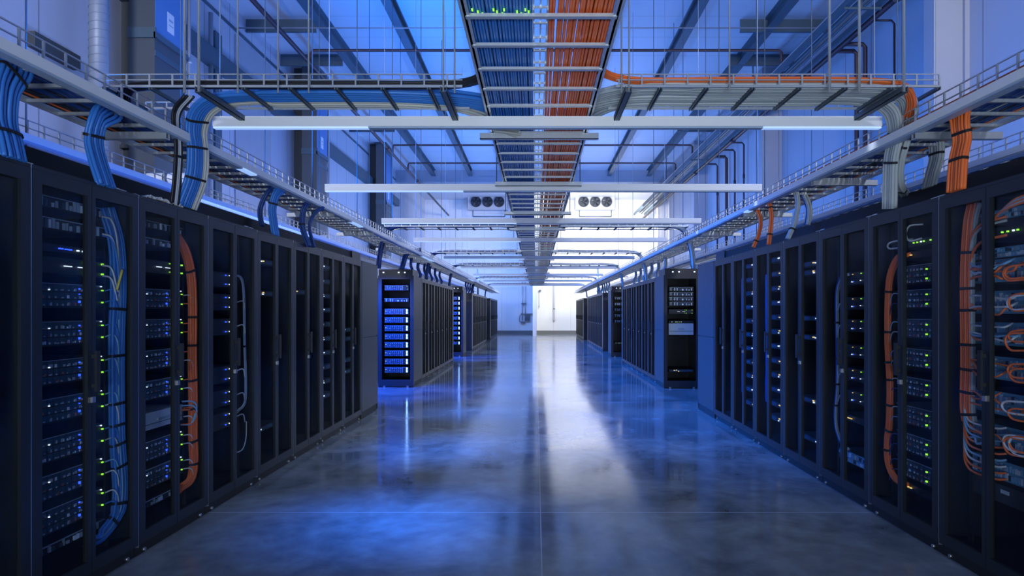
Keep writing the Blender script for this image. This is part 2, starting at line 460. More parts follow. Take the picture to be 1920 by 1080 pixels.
E3R = side_rack(1, -1, 'small far turned end rack facing the camera, right side', (XR, 20.4, 0))
def block(s, y0, n, which):
    sd = 'left' if s < 0 else 'right'
    for k in range(n):
        place_rack(s, y0 + .8*k, 'dark glass-door rack, %s from the front in the %s %s block' % (od(k), which, sd), 'racks of the %s %s block' % (which, sd))
block(-1, 13.1, 6, 'second'); block(1, 12.9, 6, 'second')
block(-1, 23.6, 8, 'third'); block(1, 23.2, 8, 'third')
block(-1, 33.0, 7, 'farthest'); block(1, 32.6, 7, 'farthest')
# closing panels at block ends
def end_cap(s, y, label):
    x = XL if s < 0 else XR
    tag(ob('end_cabinet', MB().box((0, 0, .0), (s*1.1, .18, RH)), M['panel'], None, (x, y, 0)), label, 'cabinet', 'narrow cabinets closing the rack blocks')
end_cap(-1, 17.92, 'narrow grey cabinet closing the second left block'); end_cap(1, 17.72, 'blue-narrow grey cabinet closing the second right block')
end_cap(-1, 30.02, 'narrow grey cabinet closing the third left block'); end_cap(1, 29.62, 'narrow grey cabinet closing the third right block')

# cable troughs along the tops of the near rows
for s, x, y0, y1, sd in ((-1, XL, 2.16, 9.38, 'left'), (1, XR, 3.01, 9.38, 'right')):
    t = thing('cable_trough', 'long black cable trough along the top of the near %s row' % sd, 'cable trough', (x, y0, RH))
    L_ = y1 - y0
    b = MB().box((s*.27, 0, 0.0), (s*.285, L_-.42, .165)).box((s*.85, 0, 0), (s*.865, L_-.42, .165)).box((s*.285, 0, 0), (s*.85, L_-.42, .012)).box((s*.285, L_-.435, .012), (s*.85, L_-.42, .165))
    ob('channel', b, M['plinth'], t)
    ob('end_box', MB().box((s*.25, L_-.42, 0), (s*.88, L_, .175)), M['panel'], t)

# crumpled white film and small brackets lying on the front edge of the left row
def film(y0, y1, name, label):
    mb = MB(); n = 26; rnd = random.Random(3)
    for i in range(n+1):
        y = (y1-y0)*i/n
        for (vx) in (0.01, .05, .10, .15):
            mb.v.append((-vx, y, .004 + rnd.uniform(0, .03)*(1 if 0 < i < n else .2)))
    for i in range(n):
        for j in range(3):
            a = i*4+j; mb.f.append((a, a+1, a+5, a+4)); mb.m.append(0); mb.sm.append(False)
    o = ob(name, mb, M['film'], None, (XL, y0, RH)); tag(o, label, 'plastic film')
    md = o.modifiers.new('s', 'SOLIDIFY'); md.thickness = 0.003; md.offset = 1
film(3.85, 4.25, 'plastic_film', 'crumpled white plastic film lying on the orange-bundle rack, left row')
for i, (s, y, lb) in enumerate(((-1, 2.94, 'white bracket on the nearest left rack beside the blue cables'), (-1, 3.62, 'white bracket on the blue-bundle rack top'),
                               (-1, 5.26, 'white bracket on top of the fourth left-row rack'), (1, 3.86, 'white bracket beside the thick orange drop on the right row'),
                               (1, 4.62, 'white bracket beside the grey drop on the right row'), (1, 5.46, 'white bracket on top of the fourth right-row rack'))):
    x = XL if s < 0 else XR
    tag(ob('bracket', MB().box((0, 0, 0), (s*.05, .07, .006)).box((s*.04, 0, .006), (s*.046, .07, .02)), M['film'], None, (x + s*.01, y-.03, RH)), lb, 'bracket', 'white brackets on the rack tops')

# ---------------------------------------------------------------- servers
def server_mesh(s, kind, h, seed, w=0.48):
    """returns list of (part name, mesh, mats). Local: x = s*depth, y along front, z up from 0"""
    rnd = random.Random(seed); parts = []
    B = lambda mb, v0, v1, u0, u1, h0, h1, mi=0: mb.box((s*v0, u0, h0), (s*v1, u1, h1), mi)
    c = MB(); B(c, 0, .55, 0, w, 0, h)
    parts.append(('chassis', c, M['drawer'] if kind == 'drawer' else M['panel'] if kind == 'plate' else M['chassis']))
    fp = MB()
    if kind in ('blue', 'green', 'lit'):
        rows = 2 if h < .1 else 3
        rh = (h-.012)/rows; nb = 8
        for r_ in range(rows):
            for k in range(nb):
                u0 = .012 + k*.042; z0 = .006 + r_*rh
                B(fp, -.006, 0, u0, u0+.037, z0+.003, z0+rh-.003, 2)
                for _ in range(rnd.choice((1, 1, 2, 2, 3))):
                    uu = u0 + rnd.uniform(.003, .022); B(fp, -.009, -.006, uu, uu + rnd.uniform(.005, .014), z0+.006, z0+.006+rnd.uniform(.004, rh*.45), rnd.choice((0, 0, 1, 0, 3)))
        B(fp, -.008, 0, .355, .362, .004, h-.004, 0)
        B(fp, -.007, 0, .0, w*.92, h-.005, h-.002, 0)
    elif kind == 'ports':
        for k in range(18):
            u0 = .01 + k*.025
            if rnd.random() < .8: B(fp, -.008, 0, u0, u0+rnd.uniform(.008, .022), .006, h*rnd.uniform(.45, .95), rnd.choice((0, 2, 0, 1, 2)))
        B(fp, -.006, 0, 0, w, h-.006, h-.002, 0)
    elif kind == 'drawer':
        B(fp, -.012, 0, .18, .30, h*.45, h*.60, 0)
        B(fp, -.004, 0, .01, w-.01, h*.30, h*.33, 2)
    elif kind == 'patch':
        for k in range(22):
            u0 = .008 + k*.0212
            for z0 in (.12, .55):
                B(fp, -.012, 0, u0, u0+rnd.uniform(.009, .018), h*z0, h*(z0+rnd.uniform(.22, .36)), rnd.choice((4, 4, 2, 0, 4, 1)))
        B(fp, -.004, 0, 0, w, .002, h-.002, 5)
    elif kind == 'plate':
        B(fp, -.003, 0, .20, .26, h*.55, h*.75, 1); B(fp, -.003, 0, .33, .36, h*.55, h*.85, 1)
    elif kind == 'dots':
        B(fp, -.004, 0, .02, w-.02, h*.2, h*.8, 2)
    if fp.v: parts.append(('front_panel', fp, [M['speck'], M['speckl'], M['speckb'], M['speckr'], M['aqua'], M['teal']]))
    def led(m, u, z, sz=.007, sh=None):
        l = MB(); B(l, -.013, -.004, u-sz/2, u+sz/2, z-(sh or sz)/2, z+(sh or sz)/2)
        parts.append(('status_light', l, m))
    if kind == 'blue':
        led(M['ledb'], .272, h*.80, .007); led(M['ledb'], .272, h*.26, .009, .012); led(M['ledb'], .272, h*.58, .005); led(M['ledw'], .330, h*rnd.choice((.3, .5)), .009, .006)
        led(M['ledw'], .06, h*.72, .006)
        led(M['ledg'], .452, h*.78, .010, .008); led(M['ledg'], .452, h*.25, .009, .009); led(M['ledw'], .440, h*.95, .006)
    elif kind == 'green':
        led(M['ledg'], .10, h*.72, .011, .010); led(M['ledg'], .10, h*.24, .013, .011); led(M['ledw'], .335, h*.80, .006); led(M['ledy'], .335, h*.25, .005)
    elif kind == 'lit':
        for z in (.75, .30): led(M['ledbw'], .445, h*z, .022, h*.34)
        led(M['ledw'], .03, h*.6, .010)
    elif kind == 'ledrow':
        for u in (.012, .03, .055, .075, .09): led(M['ledb'], u+.12, h*.5, .008, .006)
        led(M['ledw'], .262, h*.5, .012, .008); led(M['ledw'], .30, h*.5, .008)
    elif kind == 'greenrow':
        for z in (.85, .18): led(M['ledg'], .34, h*z, .010); led(M['ledg'], .312, h*z, .010, .005); led(M['ledg'], .452, h*z, .013, .010)
        led(M['ledw'], .19, h*.5, .05, .005); led(M['ledw'], .29, h*.5, .05, .004)
    elif kind == 'greens':
        for u in (.06, .13, .16, .20, .24): led(rnd.choice((M['ledg'], M['ledg'], M['ledw'])), u, h*.5, .009)
    elif kind == 'amber':
        for u in (.33, .30, .27): led(M['ledy'], u, h*.5, .014, .007)
    elif kind == 'dots':
        for k in range(rnd.choice((1, 2, 3, 3))):
            led(rnd.choice((M['ledw'], M['ledw'], M['ledy'])), rnd.uniform(.06, .20), h*rnd.uniform(.3, .8), rnd.uniform(.014, .034), .010)
    elif kind == 'dim':
        for z in (.8, .2): led(M['ledb'], .272, h*z, .008); led(M['ledw'], .335, h*z, .008)
    elif kind == 'dimr':
        led(M['ledg'], .12, h*.85, .007); led(M['ledw'], .26, h*.25, .009); led(M['ledb'], .245, h*.25, .006); led(M['ledw'], .13, h*.3, .006); led(M['ledy'], .25, h*.85, .005)
    return parts

tmpl = {}
def put_server(s, base, kind, h, zc, label, group, variant=0, v=.10, u=.16, name='server'):
    loc = (base[0] + s*v, base[1] + u, zc - h/2)
    key = (s, kind, round(h, 3), variant)
    if key in tmpl: return dup(tmpl[key], loc, label, group)
    t = thing(name, label, 'server', loc, group); t['category'] = 'server'
    for nm, mb, mt in server_mesh(s, kind, h, hash(key[2:]) % 1000 + len(kind)*7): ob(nm, mb, mt, t)
    tmpl[key] = t
    return t

def fill(s, base, where, layout, group):
    for i, (kind, h, z, dsc) in enumerate(layout):
        put_server(s, base, kind, h, z, '%s, %s from top in %s' % (dsc, od(i), where), group, variant=i % 3)

FULL = [(1.578, .13), (1.378, .13), (1.177, .13), (.98, .13), (.78, .13), (.588, .13), (.41, .13)]
bl = 'grey server with blue lights'
top = [('ports', .06, 2.06, 'grey port panel'), ('ports', .06, 1.95, 'grey port panel'), ('ledrow', .04, 1.825, 'thin switch with blue lights'), ('greenrow', .085, 1.735, 'switch with green lights')]
L1 = top + [('blue', .13, z, bl) for z, _ in FULL] + [('ports', .045, .27, 'thin port panel')]
fill(-1, (XL, LN[1]), 'the left blue-bundle rack', L1, 'units in the blue-bundle rack')
L2 = [('ports', .05, 2.06, 'grey port panel'), ('ports', .05, 1.95, 'grey port panel'), ('greenrow', .085, 1.79, 'switch with green lights')] + \
     [('blue', .13, z, bl) if k != 4 else ('drawer', .11, z, 'silver drawer') for k, (z, _) in enumerate(FULL)] + [('ports', .045, .25, 'thin port panel')]
fill(-1, (XL, LN[2]), 'the left orange-bundle rack', L2, 'units in the left orange-bundle rack')
L3 = [('dim', .12, 1.75, 'dark server with blue lights')] + [('dim', .13, z, 'dark server with blue lights') for z in (1.568, 1.37, .987, .80, .62)]
fill(-1, (XL, LN[3]), 'the fourth left-row rack', L3, 'servers in the fourth left rack')
fill(-1, (XL, LN[0]), 'the leftmost rack', [('dots', .06, 1.98, 'dark unit with small lights'), ('ports', .05, 1.78, 'grey port panel'), ('dots', .06, 1.25, 'dark unit with small lights'), ('ports', .06, 1.0, 'grey port panel')], 'units in the leftmost rack')
fill(-1, (XL, LN[4]), 'the fifth left-row rack', [('dots', .05, 1.95, 'dark unit with faint lights'), ('dots', .05, 1.66, 'dark unit with faint lights'), ('dots', .05, .42, 'dark unit with faint lights')], 'units in the fifth left rack')
fill(-1, (XL, LN[5]), 'the sixth left-row rack', [('dots', .05, 1.70, 'dark unit with faint lights')], 'units in the sixth left rack')
fill(-1, (XL, LN[6]), 'the seventh left-row rack', [('dots', .06, 2.02-.17*k, 'dark unit with white lights') for k in range(10)], 'units in the seventh left rack')
fill(-1, (XL, LN[7]), 'the last near left-row rack', [('dots', .06, z, 'dark unit with white lights') for z in (1.25, 1.13, .85, .70)], 'units in the last near left rack')
# right row
R1 = [('patch', .06, 2.03, 'patch panel with tangled cords'), ('greens', .06, 1.93, 'switch with green lights'), ('patch', .06, 1.82, 'blue patch panel'), ('patch', .13, 1.72, 'blue patch panel'),
      ('patch', .13, 1.545, 'blue patch panel'), ('patch', .13, 1.37, 'blue patch panel'), ('patch', .13, 1.18, 'blue patch panel'), ('patch', .13, .985, 'blue patch panel'), ('patch', .13, .80, 'blue patch panel'),
      ('patch', .11, .616, 'blue patch panel'), ('plate', .10, .485, 'dark blank plate with white labels')]
fill(1, (XR, RN[0]), 'the rightmost rack', R1, 'units in the rightmost rack')
R2 = [('greens', .05, 1.96, 'switch with green lights'), ('amber', .05, 1.88, 'thin panel with amber lights'), ('green', .13, 1.745, 'dark server with green lights')] + [('green', .13, z, 'dark server with green lights') for z, _ in FULL] + [('amber', .05, .285, 'thin panel with amber lights')]
fill(1, (XR, RN[1]), 'the right green-light rack', R2, 'units in the green-light rack')
fill(1, (XR, RN[2]), 'the third right-row rack', [('dimr', .10, z, 'dark server with dim lights') for z in (1.76, 1.56, 1.38, 1.17, .98, .80)] + [('amber', .05, .62, 'thin panel with amber lights'), ('patch', .09, .30, 'blue patch panel')], 'units in the third right rack')
fill(1, (XR, RN[3]), 'the fourth right-row rack', [('dots', .05, z, 'dark unit with faint lights') for z in (1.94, 1.86, 1.43, 1.25, .66, .30)], 'units in the fourth right rack')
fill(1, (XR, RN[4]), 'the fifth right-row rack', [('dots', .06, 2.05-.155*k, 'dark unit with white lights') for k in range(12)], 'units in the fifth right rack')
fill(1, (XR, RN[5]), 'the sixth right-row rack', [('dots', .06, 2.04-.165*k, 'dark unit with white lights') for k in range(11)], 'units in the sixth right rack')

# servers in the turned end racks (front looks at -y): build with a rotated root
def put_turned(s, base, kind, h, zc, label, group, name='server'):
    # local front along y -> rotate so that the front looks at -y
    key = ('t', kind, round(h, 3))
    x0 = base[0] + (s*.11 if s > 0 else s*.59)
    loc = (x0, base[1] + .06, zc - h/2)
    if key in tmpl:
        o = dup(tmpl[key], loc, label, group)
    else:
        o = thing(name, label, 'server', loc, group)
        for nm, mb, mt in server_mesh(1, kind, h, 5): 
            mb.v = [(v[1], v[0], v[2]) for v in mb.v]; mb.f = [tuple(reversed(f)) for f in mb.f]
            ob(nm, mb, mt, o)
        tmpl[key] = o
    return o
for i in range(8):
    put_turned(-1, (XL, 12.2), 'lit', .115, 1.49 - i*.165, 'blue-lit server, %s from the top of the stack in the second left end rack' % od(i), 'blue-lit servers in the left end rack')
put_turned(-1, (XL, 12.2), 'ports', .07, 1.72, 'pale port panel near the top of the second left end rack', None)
put_turned(-1, (XL, 12.2), 'blue', .10, 1.96, 'topmost unit in the second left end rack', None)
for i in range(4):
    put_turned(1, (XR, 12.0), 'ports', .075, 1.93 - i*.095, 'grey port panel, %s from the top of the right end rack' % od(i), 'port panels in the right end rack')
put_turned(1, (XR, 12.0), 'greenrow', .09, 1.49, 'switch glowing green in the right end rack', None)
put_turned(1, (XR, 12.0), 'drawer', .22, 1.15, 'silver double unit in the middle of the right end rack', None)
put_turned(1, (XR, 12.0), 'greens', .05, 1.29, 'thin switch with green lights below the glowing one, right end rack', None)
put_turned(1, (XR, 12.0), 'dots', .05, .34, 'low unit with two white lights in the right end rack', None)
for i in range(10):
    put_turned(-1, (XL, 20.5), 'lit', .10, 1.93 - i*.165, 'blue-lit server, %s from the top in the far left end rack' % od(i), 'blue-lit servers in the far left end rack')
for i in range(5):
    put_turned(1, (XR, 20.4), 'ports', .08, 1.93 - i*.19, 'grey unit, %s from the top in the far right end rack' % od(i), 'units in the far right end rack')
put_turned(1, (XR, 20.4), 'greens', .05, .45, 'low switch with green lights in the far right end rack', None)

# ---------------------------------------------------------------- cables inside the racks
def cord(parent, o0, pts, r, m, name='patch_cord'):
    ob(name, MB().tube([p - o0 for p in spline(pts, 6)], r, 6), m, parent)
def rp(s, base, v, u, h): return Vector((base[0] + s*v, base[1] + u, h))

def column(s, base, label, pts, n, rows, r, colors, straps, wid=(0, 1, 0), **k):
    return bundle('cable_bundle', label, [rp(s, base, *p) for p in pts], wid, n, rows, r, colors, straps, 'cable bundles inside the racks', **k)
# blue bundle
bs = (XL, LN[1])
t, o0 = column(-1, bs, 'thick blue cable bundle with black straps inside a left-row rack',
    [(.10, .66, 2.10), (.07, .70, 1.90), (.06, .705, 1.65), (.06, .69, 1.35), (.06, .69, 1.0), (.06, .695, .75), (.06, .715, .55), (.06, .72, .42), (.06, .69, .30), (.08, .60, .215), (.09, .50, .20)],
    14, 2, .0085, [M['blue'], M['blue'], M['blue'], M['aqua'], M['blue'], M['blue'], M['blue']], (.26, .34, .42, .47, .53, .59, .76, .84), spread=lambda f: .95 if f < .8 else .8)
rc = random.Random(11)
for z, _ in FULL:
    for dz in (.035, -.03):
        c = rc.choice((M['whitec'], M['aqua'], M['greyc'], M['blue']))
        cord(t, o0, [rp(-1, bs, .085, .625, z+dz), rp(-1, bs, .05, .645, z+dz+.01), rp(-1, bs, .045, .672, z+dz-.03), rp(-1, bs, .05, .69, z+dz-.10)], .0045, c)
for (z, m) in ((2.04, M['greyc']), (1.94, M['whitec']), (1.93, M['blue']), (1.76, M['whitec']), (1.70, M['whitec'])):
    cord(t, o0, [rp(-1, bs, .085, .60, z), rp(-1, bs, .05, .63, z-.02), rp(-1, bs, .045, .67, z-.14), rp(-1, bs, .05, .695, 1.62)], .0055, m)
cord(t, o0, [rp(-1, bs, .04, .66, 1.62), rp(-1, bs, .035, .70, 1.74)], .007, M['yellow'])
# orange bundle, left
bs = (XL, LN[2])
t, o0 = column(-1, bs, 'orange cable bundle with black straps inside a left-row rack',
    [(.09, .55, 2.02), (.06, .60, 1.92), (.055, .665, 1.75), (.055, .685, 1.5), (.055, .68, 1.2), (.055, .69, .9), (.055, .69, .60), (.055, .70, .42), (.06, .67, .30), (.08, .57, .255)],
    12, 2, .0075, [M['orange']], (.22, .36, .44, .52, .60, .69, .80))
for k, (z, _) in enumerate(FULL):
    for dz in (.03, -.03):
        cord(t, o0, [rp(-1, bs, .085, .62, z+dz), rp(-1, bs, .05, .64, z+dz), rp(-1, bs, .045, .665, z+dz-.03), rp(-1, bs, .05, .682, z+dz-.08)], .0045, rc.choice((M['whitec'], M['greyc'], M['orange'])))
for dz in (0, .03, .06):
    cord(t, o0, [rp(-1, bs, .085, .60, .80+dz), rp(-1, bs, .04, .66, .79+dz), rp(-1, bs, .035, .70, .74+dz), rp(-1, bs, .04, .64, .70), rp(-1, bs, .08, .58, .70)], .006, rc.choice((M['orange'], M['aqua'])))
# thin cords of the fourth left rack
bs = (XL, LN[3])
t, o0 = column(-1, bs, 'thin grey and blue cords hanging in the fourth left-row rack',
    [(.09, .55, 1.80), (.06, .64, 1.76), (.055, .67, 1.55), (.055, .68, 1.2), (.055, .70, .9), (.06, .69, .72), (.08, .60, .66)], 4, 1, .0045, [M['greyc'], M['aqua'], M['navy'], M['greyc']], (.5,))
for z in (1.57, 1.37, 1.0, .80, .62):
    cord(t, o0, [rp(-1, bs, .085, .60, z), rp(-1, bs, .05, .64, z+.01), rp(-1, bs, .05, .672, z-.06)], .005, rc.choice((M['whitec'], M['greyc'])))
cord(t, o0, [rp(-1, bs, .05, .70, .56), rp(-1, bs, .05, .69, .42), rp(-1, bs, .05, .63, .34), rp(-1, bs, .08, .58, .32)], .005, M['greyc'])
bs = (XL, LN[0])
t, o0 = column(-1, bs, 'pale cords hanging in the leftmost rack',
    [(.09, .60, 1.80), (.06, .63, 1.79), (.055, .66, 1.6), (.055, .67, 1.2), (.06, .64, .95)], 2, 1, .005, [M['greyc'], M['whitec']], ())
# right: rack full of orange cords
bs = (XR, RN[0])
t, o0 = column(1, bs, 'orange and grey cable bundle with many looping cords in the rightmost rack',
    [(.08, .60, 2.12), (.06, .605, 2.0), (.055, .62, 1.75), (.055, .62, 1.5), (.055, .615, 1.2), (.055, .62, .95), (.06, .61, .85)],
    12, 2, .0085, [M['greyc'], M['orange'], M['orange'], M['orange'], M['orange'], M['orange']], (.30, .42, .52, .62, .70, .78, .94))
for k in range(26):
    z = (1.72, 1.72, 1.545, 1.37, 1.18, .985, .80)[k % 7] + rc.uniform(-.05, .05)
    m = rc.choice((M['orange'], M['orange'], M['orange'], M['whitec'], M['aqua']))
    u1 = rc.uniform(.20, .46)
    cord(t, o0, [rp(1, bs, .05, .60, z+rc.uniform(-.02, .05)), rp(1, bs, .04, .54, z+rc.uniform(-.01, .02)), rp(1, bs, .03, u1+.06, z+rc.uniform(-.03, .02)), rp(1, bs, .03, u1, z), rp(1, bs, .085, u1+.02, z+.02)], rc.uniform(.005, .0075), m)
for k in range(14):           # hanging loops on the front
    z = (1.72, 1.545, 1.37, 1.18, .985, .80, .80)[k % 7] + rc.uniform(-.02, .03)
    u = rc.uniform(.19, .26); w_ = rc.uniform(.05, .08); dr = rc.uniform(.04, .08)
    m = rc.choice((M['orange'], M['orange'], M['whitec']))
    cord(t, o0, [rp(1, bs, .085, u-.10, z+.02), rp(1, bs, .03, u-.05, z+.02), rp(1, bs, .025, u+.03, z+.01), rp(1, bs, .025, u+.055, z-dr*.4), rp(1, bs, .025, u+.02, z-dr), rp(1, bs, .03, u-.06, z-dr), rp(1, bs, .08, u-.10, z-dr)], .006, m)
for k in range(9):            # big fan of cords at the bottom
    z1 = .93 - k*.035
    m = rc.choice((M['whitec'], M['aqua'], M['orange'], M['greyc'])) if k < 6 else rc.choice((M['orange'], M['whitec']))
    cord(t, o0, [rp(1, bs, .05, .61, .98-.01*k), rp(1, bs, .045, .635, z1+.02), rp(1, bs, .04, .60, z1-.06), rp(1, bs, .04, .52, z1-.08), rp(1, bs, .06, .40, z1-.08), rp(1, bs, .085, .36, z1-.07)], .0062, m)
for (z, m) in ((1.98, M['orange']), (1.96, M['greyc']), (1.88, M['orange'])):
    cord(t, o0, [rp(1, bs, .05, .60, z-.20), rp(1, bs, .045, .57, z-.06), rp(1, bs, .045, .51, z), rp(1, bs, .06, .44, z+.02), rp(1, bs, .085, .36, z+.03)], .008, m)
for k in range(5):
    z = 2.02 + k*.008
    cord(t, o0, [rp(1, bs, .07, .48, z-.06), rp(1, bs, .04, .38, z-.01*k), rp(1, bs, .035, .24, z+.03), rp(1, bs, .07, .14, z+.05)], .006, (M['orange'], M['greyc'], M['orange'], M['aqua'], M['orange'])[k])
# green rack: orange arc
bs = (XR, RN[1])
t, o0 = column(1, bs, 'orange cable bundle arching down inside the green-light rack, right row',
    [(.085, .44, 1.885), (.06, .52, 1.87), (.05, .60, 1.76), (.05, .63, 1.6), (.05, .635, 1.3), (.05, .62, 1.1), (.05, .61, .95), (.05, .62, .70), (.05, .645, .55), (.05, .63, .40), (.06, .55, .31), (.08, .46, .30)],
    8, 2, .0072, [M['orange']], (.26, .36, .44, .52, .60, .68, .76))
for k, (z, _) in enumerate(FULL):
    for dz in (.04, -.03):
        cord(t, o0, [rp(1, bs, .085, .55, z+dz), rp(1, bs, .05, .57, z+dz), rp(1, bs, .05, .60, z+dz-.04), rp(1, bs, .05, .615, z+dz-.09)], .0038, rc.choice((M['greyc'], M['aqua'], M['navy'])))
cord(t, o0, [rp(1, bs, .085, .30, 1.98), rp(1, bs, .04, .36, 1.97), rp(1, bs, .04, .40, 2.02), rp(1, bs, .04, .36, 2.07), rp(1, bs, .08, .28, 2.07)], .006, M['whitec'])
cord(t, o0, [rp(1, bs, .085, .40, 1.985), rp(1, bs, .04, .56, 1.985), rp(1, bs, .04, .62, 1.965), rp(1, bs, .05, .60, 1.94), rp(1, bs, .085, .50, 1.945)], .006, M['whitec'])
# third right rack: grey column
bs = (XR, RN[2])
t, o0 = column(1, bs, 'thin grey cable bundle inside the third right-row rack',
    [(.09, .45, 1.80), (.06, .52, 1.78), (.05, .58, 1.66), (.05, .585, 1.4), (.05, .575, 1.1), (.05, .58, .85), (.05, .61, .68), (.05, .60, .52), (.06, .52, .40), (.08, .44, .36)],
    6, 2, .006, [M['greyc'], M['navy'], M['navy']], (.35, .45, .55, .66))
for z in (1.56, 1.38, 1.17, .98, .80):
    cord(t, o0, [rp(1, bs, .085, .50, z), rp(1, bs, .05, .53, z), rp(1, bs, .05, .57, z-.06)], .005, M['whitec'])
for si, bs, nm in ((1, (XR, RN[4]), 'faint blue cable bundle in the fifth right-row rack'), (1, (XR, RN[5]), 'faint blue cable bundle in the sixth right-row rack')):
    column(si, bs, nm, [(.06, .60, 1.9), (.06, .60, 1.5), (.06, .59, 1.0), (.06, .60, .5)], 4, 1, .007, [M['navy']], ())

# ---------------------------------------------------------------- trays, trunking
def basket(mb, p0, p1, h0, h1, wires=3, step=.143, r=.0045):
    """wire guard standing between two floor points"""
    p0, p1 = Vector(p0), Vector(p1); L_ = (p1-p0).length; d = (p1-p0)/L_
    for k in range(wires):
        z = h0 + (h1-h0)*k/(wires-1)
        mb.bar(p0 + Vector((0,0,z)), p1 + Vector((0,0,z)), r*1.5)
    n = int(L_/step)
    for i in range(n+1):
        q = p0 + d*(i*step)
        mb.bar(q + Vector((0,0,h0)), q + Vector((0,0,h1)), r*2.2)

TB = CAM_H + 1.147             # underside of the long trays
BB = CAM_H + 1.40              # underside of centre and branch trays
def rungs_(t, mb, locs, m, keep=95):
    """each rung a part; beyond keep, the rest is one part"""
    me = mb.mesh('rung', m)
    for p in locs[:keep]:
        ob('rung', me, m, t, p)
    if len(locs) > keep:
        g = MB()
        for p in locs[keep:]:
            n0 = len(g.v); g.v += [(v[0]+p[0], v[1]+p[1], v[2]+p[2]) for v in mb.v]
            g.f += [tuple(i+n0 for i in f) for f in mb.f]; g.m += mb.m; g.sm += mb.sm
        o = ob('far_rungs', g, m, t); o['kind'] = 'stuff'
def long_tray(xa, xb, label, y0=1.6, y1=39.5):
    """ladder tray from x=xa (aisle side) to xb, with a wire guard"""
    s = 1 if xb > xa else -1
    t = thing('cable_tray', label, 'cable tray', (xa, y0, TB), 'long cable trays over the rack rows')
    L_ = y1 - y0; w = abs(xb-xa)
    for o in (0, s*w):
        r_ = MB().box((o, 0, 0), (o - s*.012 if o else s*.012, L_, .055)); ob('side_rail', r_, M['steel'], t)
    n = int(L_/.225); rungs_(t, MB().box((s*.012, 0, .004), (s*(w-.012), .022, .022)), [(0, i*.225, 0) for i in range(n+1)], M['steel'])
    g = MB(); basket(g, (0, 0, .055), (0, L_, .055), 0.02, .122); ob('wire_guard', g, M['steel'], t)
    g = MB(); basket(g, (s*w, 0, .055), (s*w, L_, .055), 0.0, .05, 2); ob('wire_guard', g, M['steel'], t)
    return t
long_tray(-2.41, -2.81, 'long ladder cable tray over the left rack row')
long_tray(2.47, 2.88, 'long ladder cable tray over the right rack row')
long_tray(-3.52, -3.90, 'ladder cable tray behind the left rack row, over the outer aisle', 3.0, 36)
long_tray(3.58, 3.98, 'ladder cable tray behind the right rack row, over the outer aisle', 3.0, 36)

def trunking(name, label, p0, p1, w, h, lit, group):
    """white linear light housing with a diffuser strip; lit = [(t0,t1)] lengths that glow"""
    p0, p1 = Vector(p0), Vector(p1); d = p1 - p0; L_ = d.length
    t = thing(name, label, 'linear light', p0, group)
    ax = 0 if abs(d.x) > abs(d.y) else 1
    def B(mb, a, b, c0, c1, z0, z1):
        if ax: mb.box((c0, a, z0), (c1, b, z1))
        else: mb.box((a, c0, z0), (b, c1, z1))
        return mb
    ob('housing', B(MB(), 0, L_, -w/2, w/2, .012, h), M['white'], t)
    segs = []; cur = 0
    for (a, b) in lit:
        if a > cur: segs.append((cur, a, 0))
        segs.append((a, b, 1)); cur = b
    if cur < L_: segs.append((cur, L_, 0))
    for a, b, on in segs:
        o = ob('diffuser', B(MB(), a+.001, b-.001, -w/2+.008, w/2-.008, 0, .0118), M['lamp'] if on else M['lampoff'], t)
        if on: o['label'] = 'glowing diffuser'
    for a in [x for x in [L_*k/8 for k in range(1, 8)]]:
        pass
    return t
trunking('light_trunking', 'long white light trunking along the edge of the left tray', (-2.372, 1.6, TB-.008), (-2.372, 39.5, TB-.008), .072, .062, [(3.35, 3.6), (6.3, 6.8), (11.2, 12.6), (20, 22)], 'light trunking along the trays')
trunking('light_trunking', 'long white light trunking along the edge of the right tray', (2.43, 1.6, TB-.008), (2.43, 39.5, TB-.008), .076, .062, [(5.4, 5.56)], 'light trunking along the trays')
trunking('light_trunking', 'white light trunking along the rear tray behind the left rack row', (-3.482, 3, TB), (-3.482, 36, TB), .072, .06, [(3.0, 6.5)], 'light trunking along the trays')
trunking('light_trunking', 'white light trunking along the rear tray behind the right rack row', (3.54, 3, TB), (3.54, 36, TB), .076, .06, [], 'light trunking along the trays')
CL = [4.41, 6.74, 9.2, 11.6, 15.4, 18.9, 22.6, 27.0, 31.5]
for i, yy in enumerate(CL):
    lit = [(0, 1.1), (3.9, 4.74)] if i == 0 else [(0, 1.5)] if i == 1 else [(0, 2.0)]
    trunking('cross_light', 'white linear light spanning the aisle, %s from the camera' % od(i), (-2.29, yy, CAM_H+1.30), (2.45, yy, CAM_H+1.30), .058, .082, lit, 'linear lights spanning the aisle')

# centre tray
CX0, CX1 = -.335, .385
t = thing('cable_tray', 'central ladder tray carrying blue and orange cables down the aisle', 'cable tray', (0, 1.6, BB))
L_ = 31.0
for xx in (CX0, CX1): ob('side_rail', MB().box((xx-.006, 0, 0), (xx+.006, L_, .075)).box((xx-.02, 0, 0), (xx+.02, L_, .006)), M['steel'], t)
for xx in (-.012, .055): ob('divider', MB().box((xx-.004, 0, .02), (xx+.004, L_, .06)), M['steel'], t)
rungs_(t, MB().box((CX0, 0, -.004), (CX1, .028, .012)), [(0, .05+.32*k, 0) for k in range(96)], M['steel'])
g = MB()
for k in range(int(L_/.16)): g.box((-.012, k*.16, .014), (.055, k*.16+.010, .022))
for k in range(int(L_/.08)):
    for xx, sg in ((CX0-.02, -1), (CX1+.02, 1)): g.box((xx-.004, k*.08, .03), (xx+.004, k*.08+.014, .085))
g.box((.018, 0, .022), (.026, L_, .028))
for xx in (CX0-.02, CX1+.02): g.box((xx-.004, 0, .085), (xx+.004, L_, .093))
ob('wire_mesh', g, M['steel'], t)
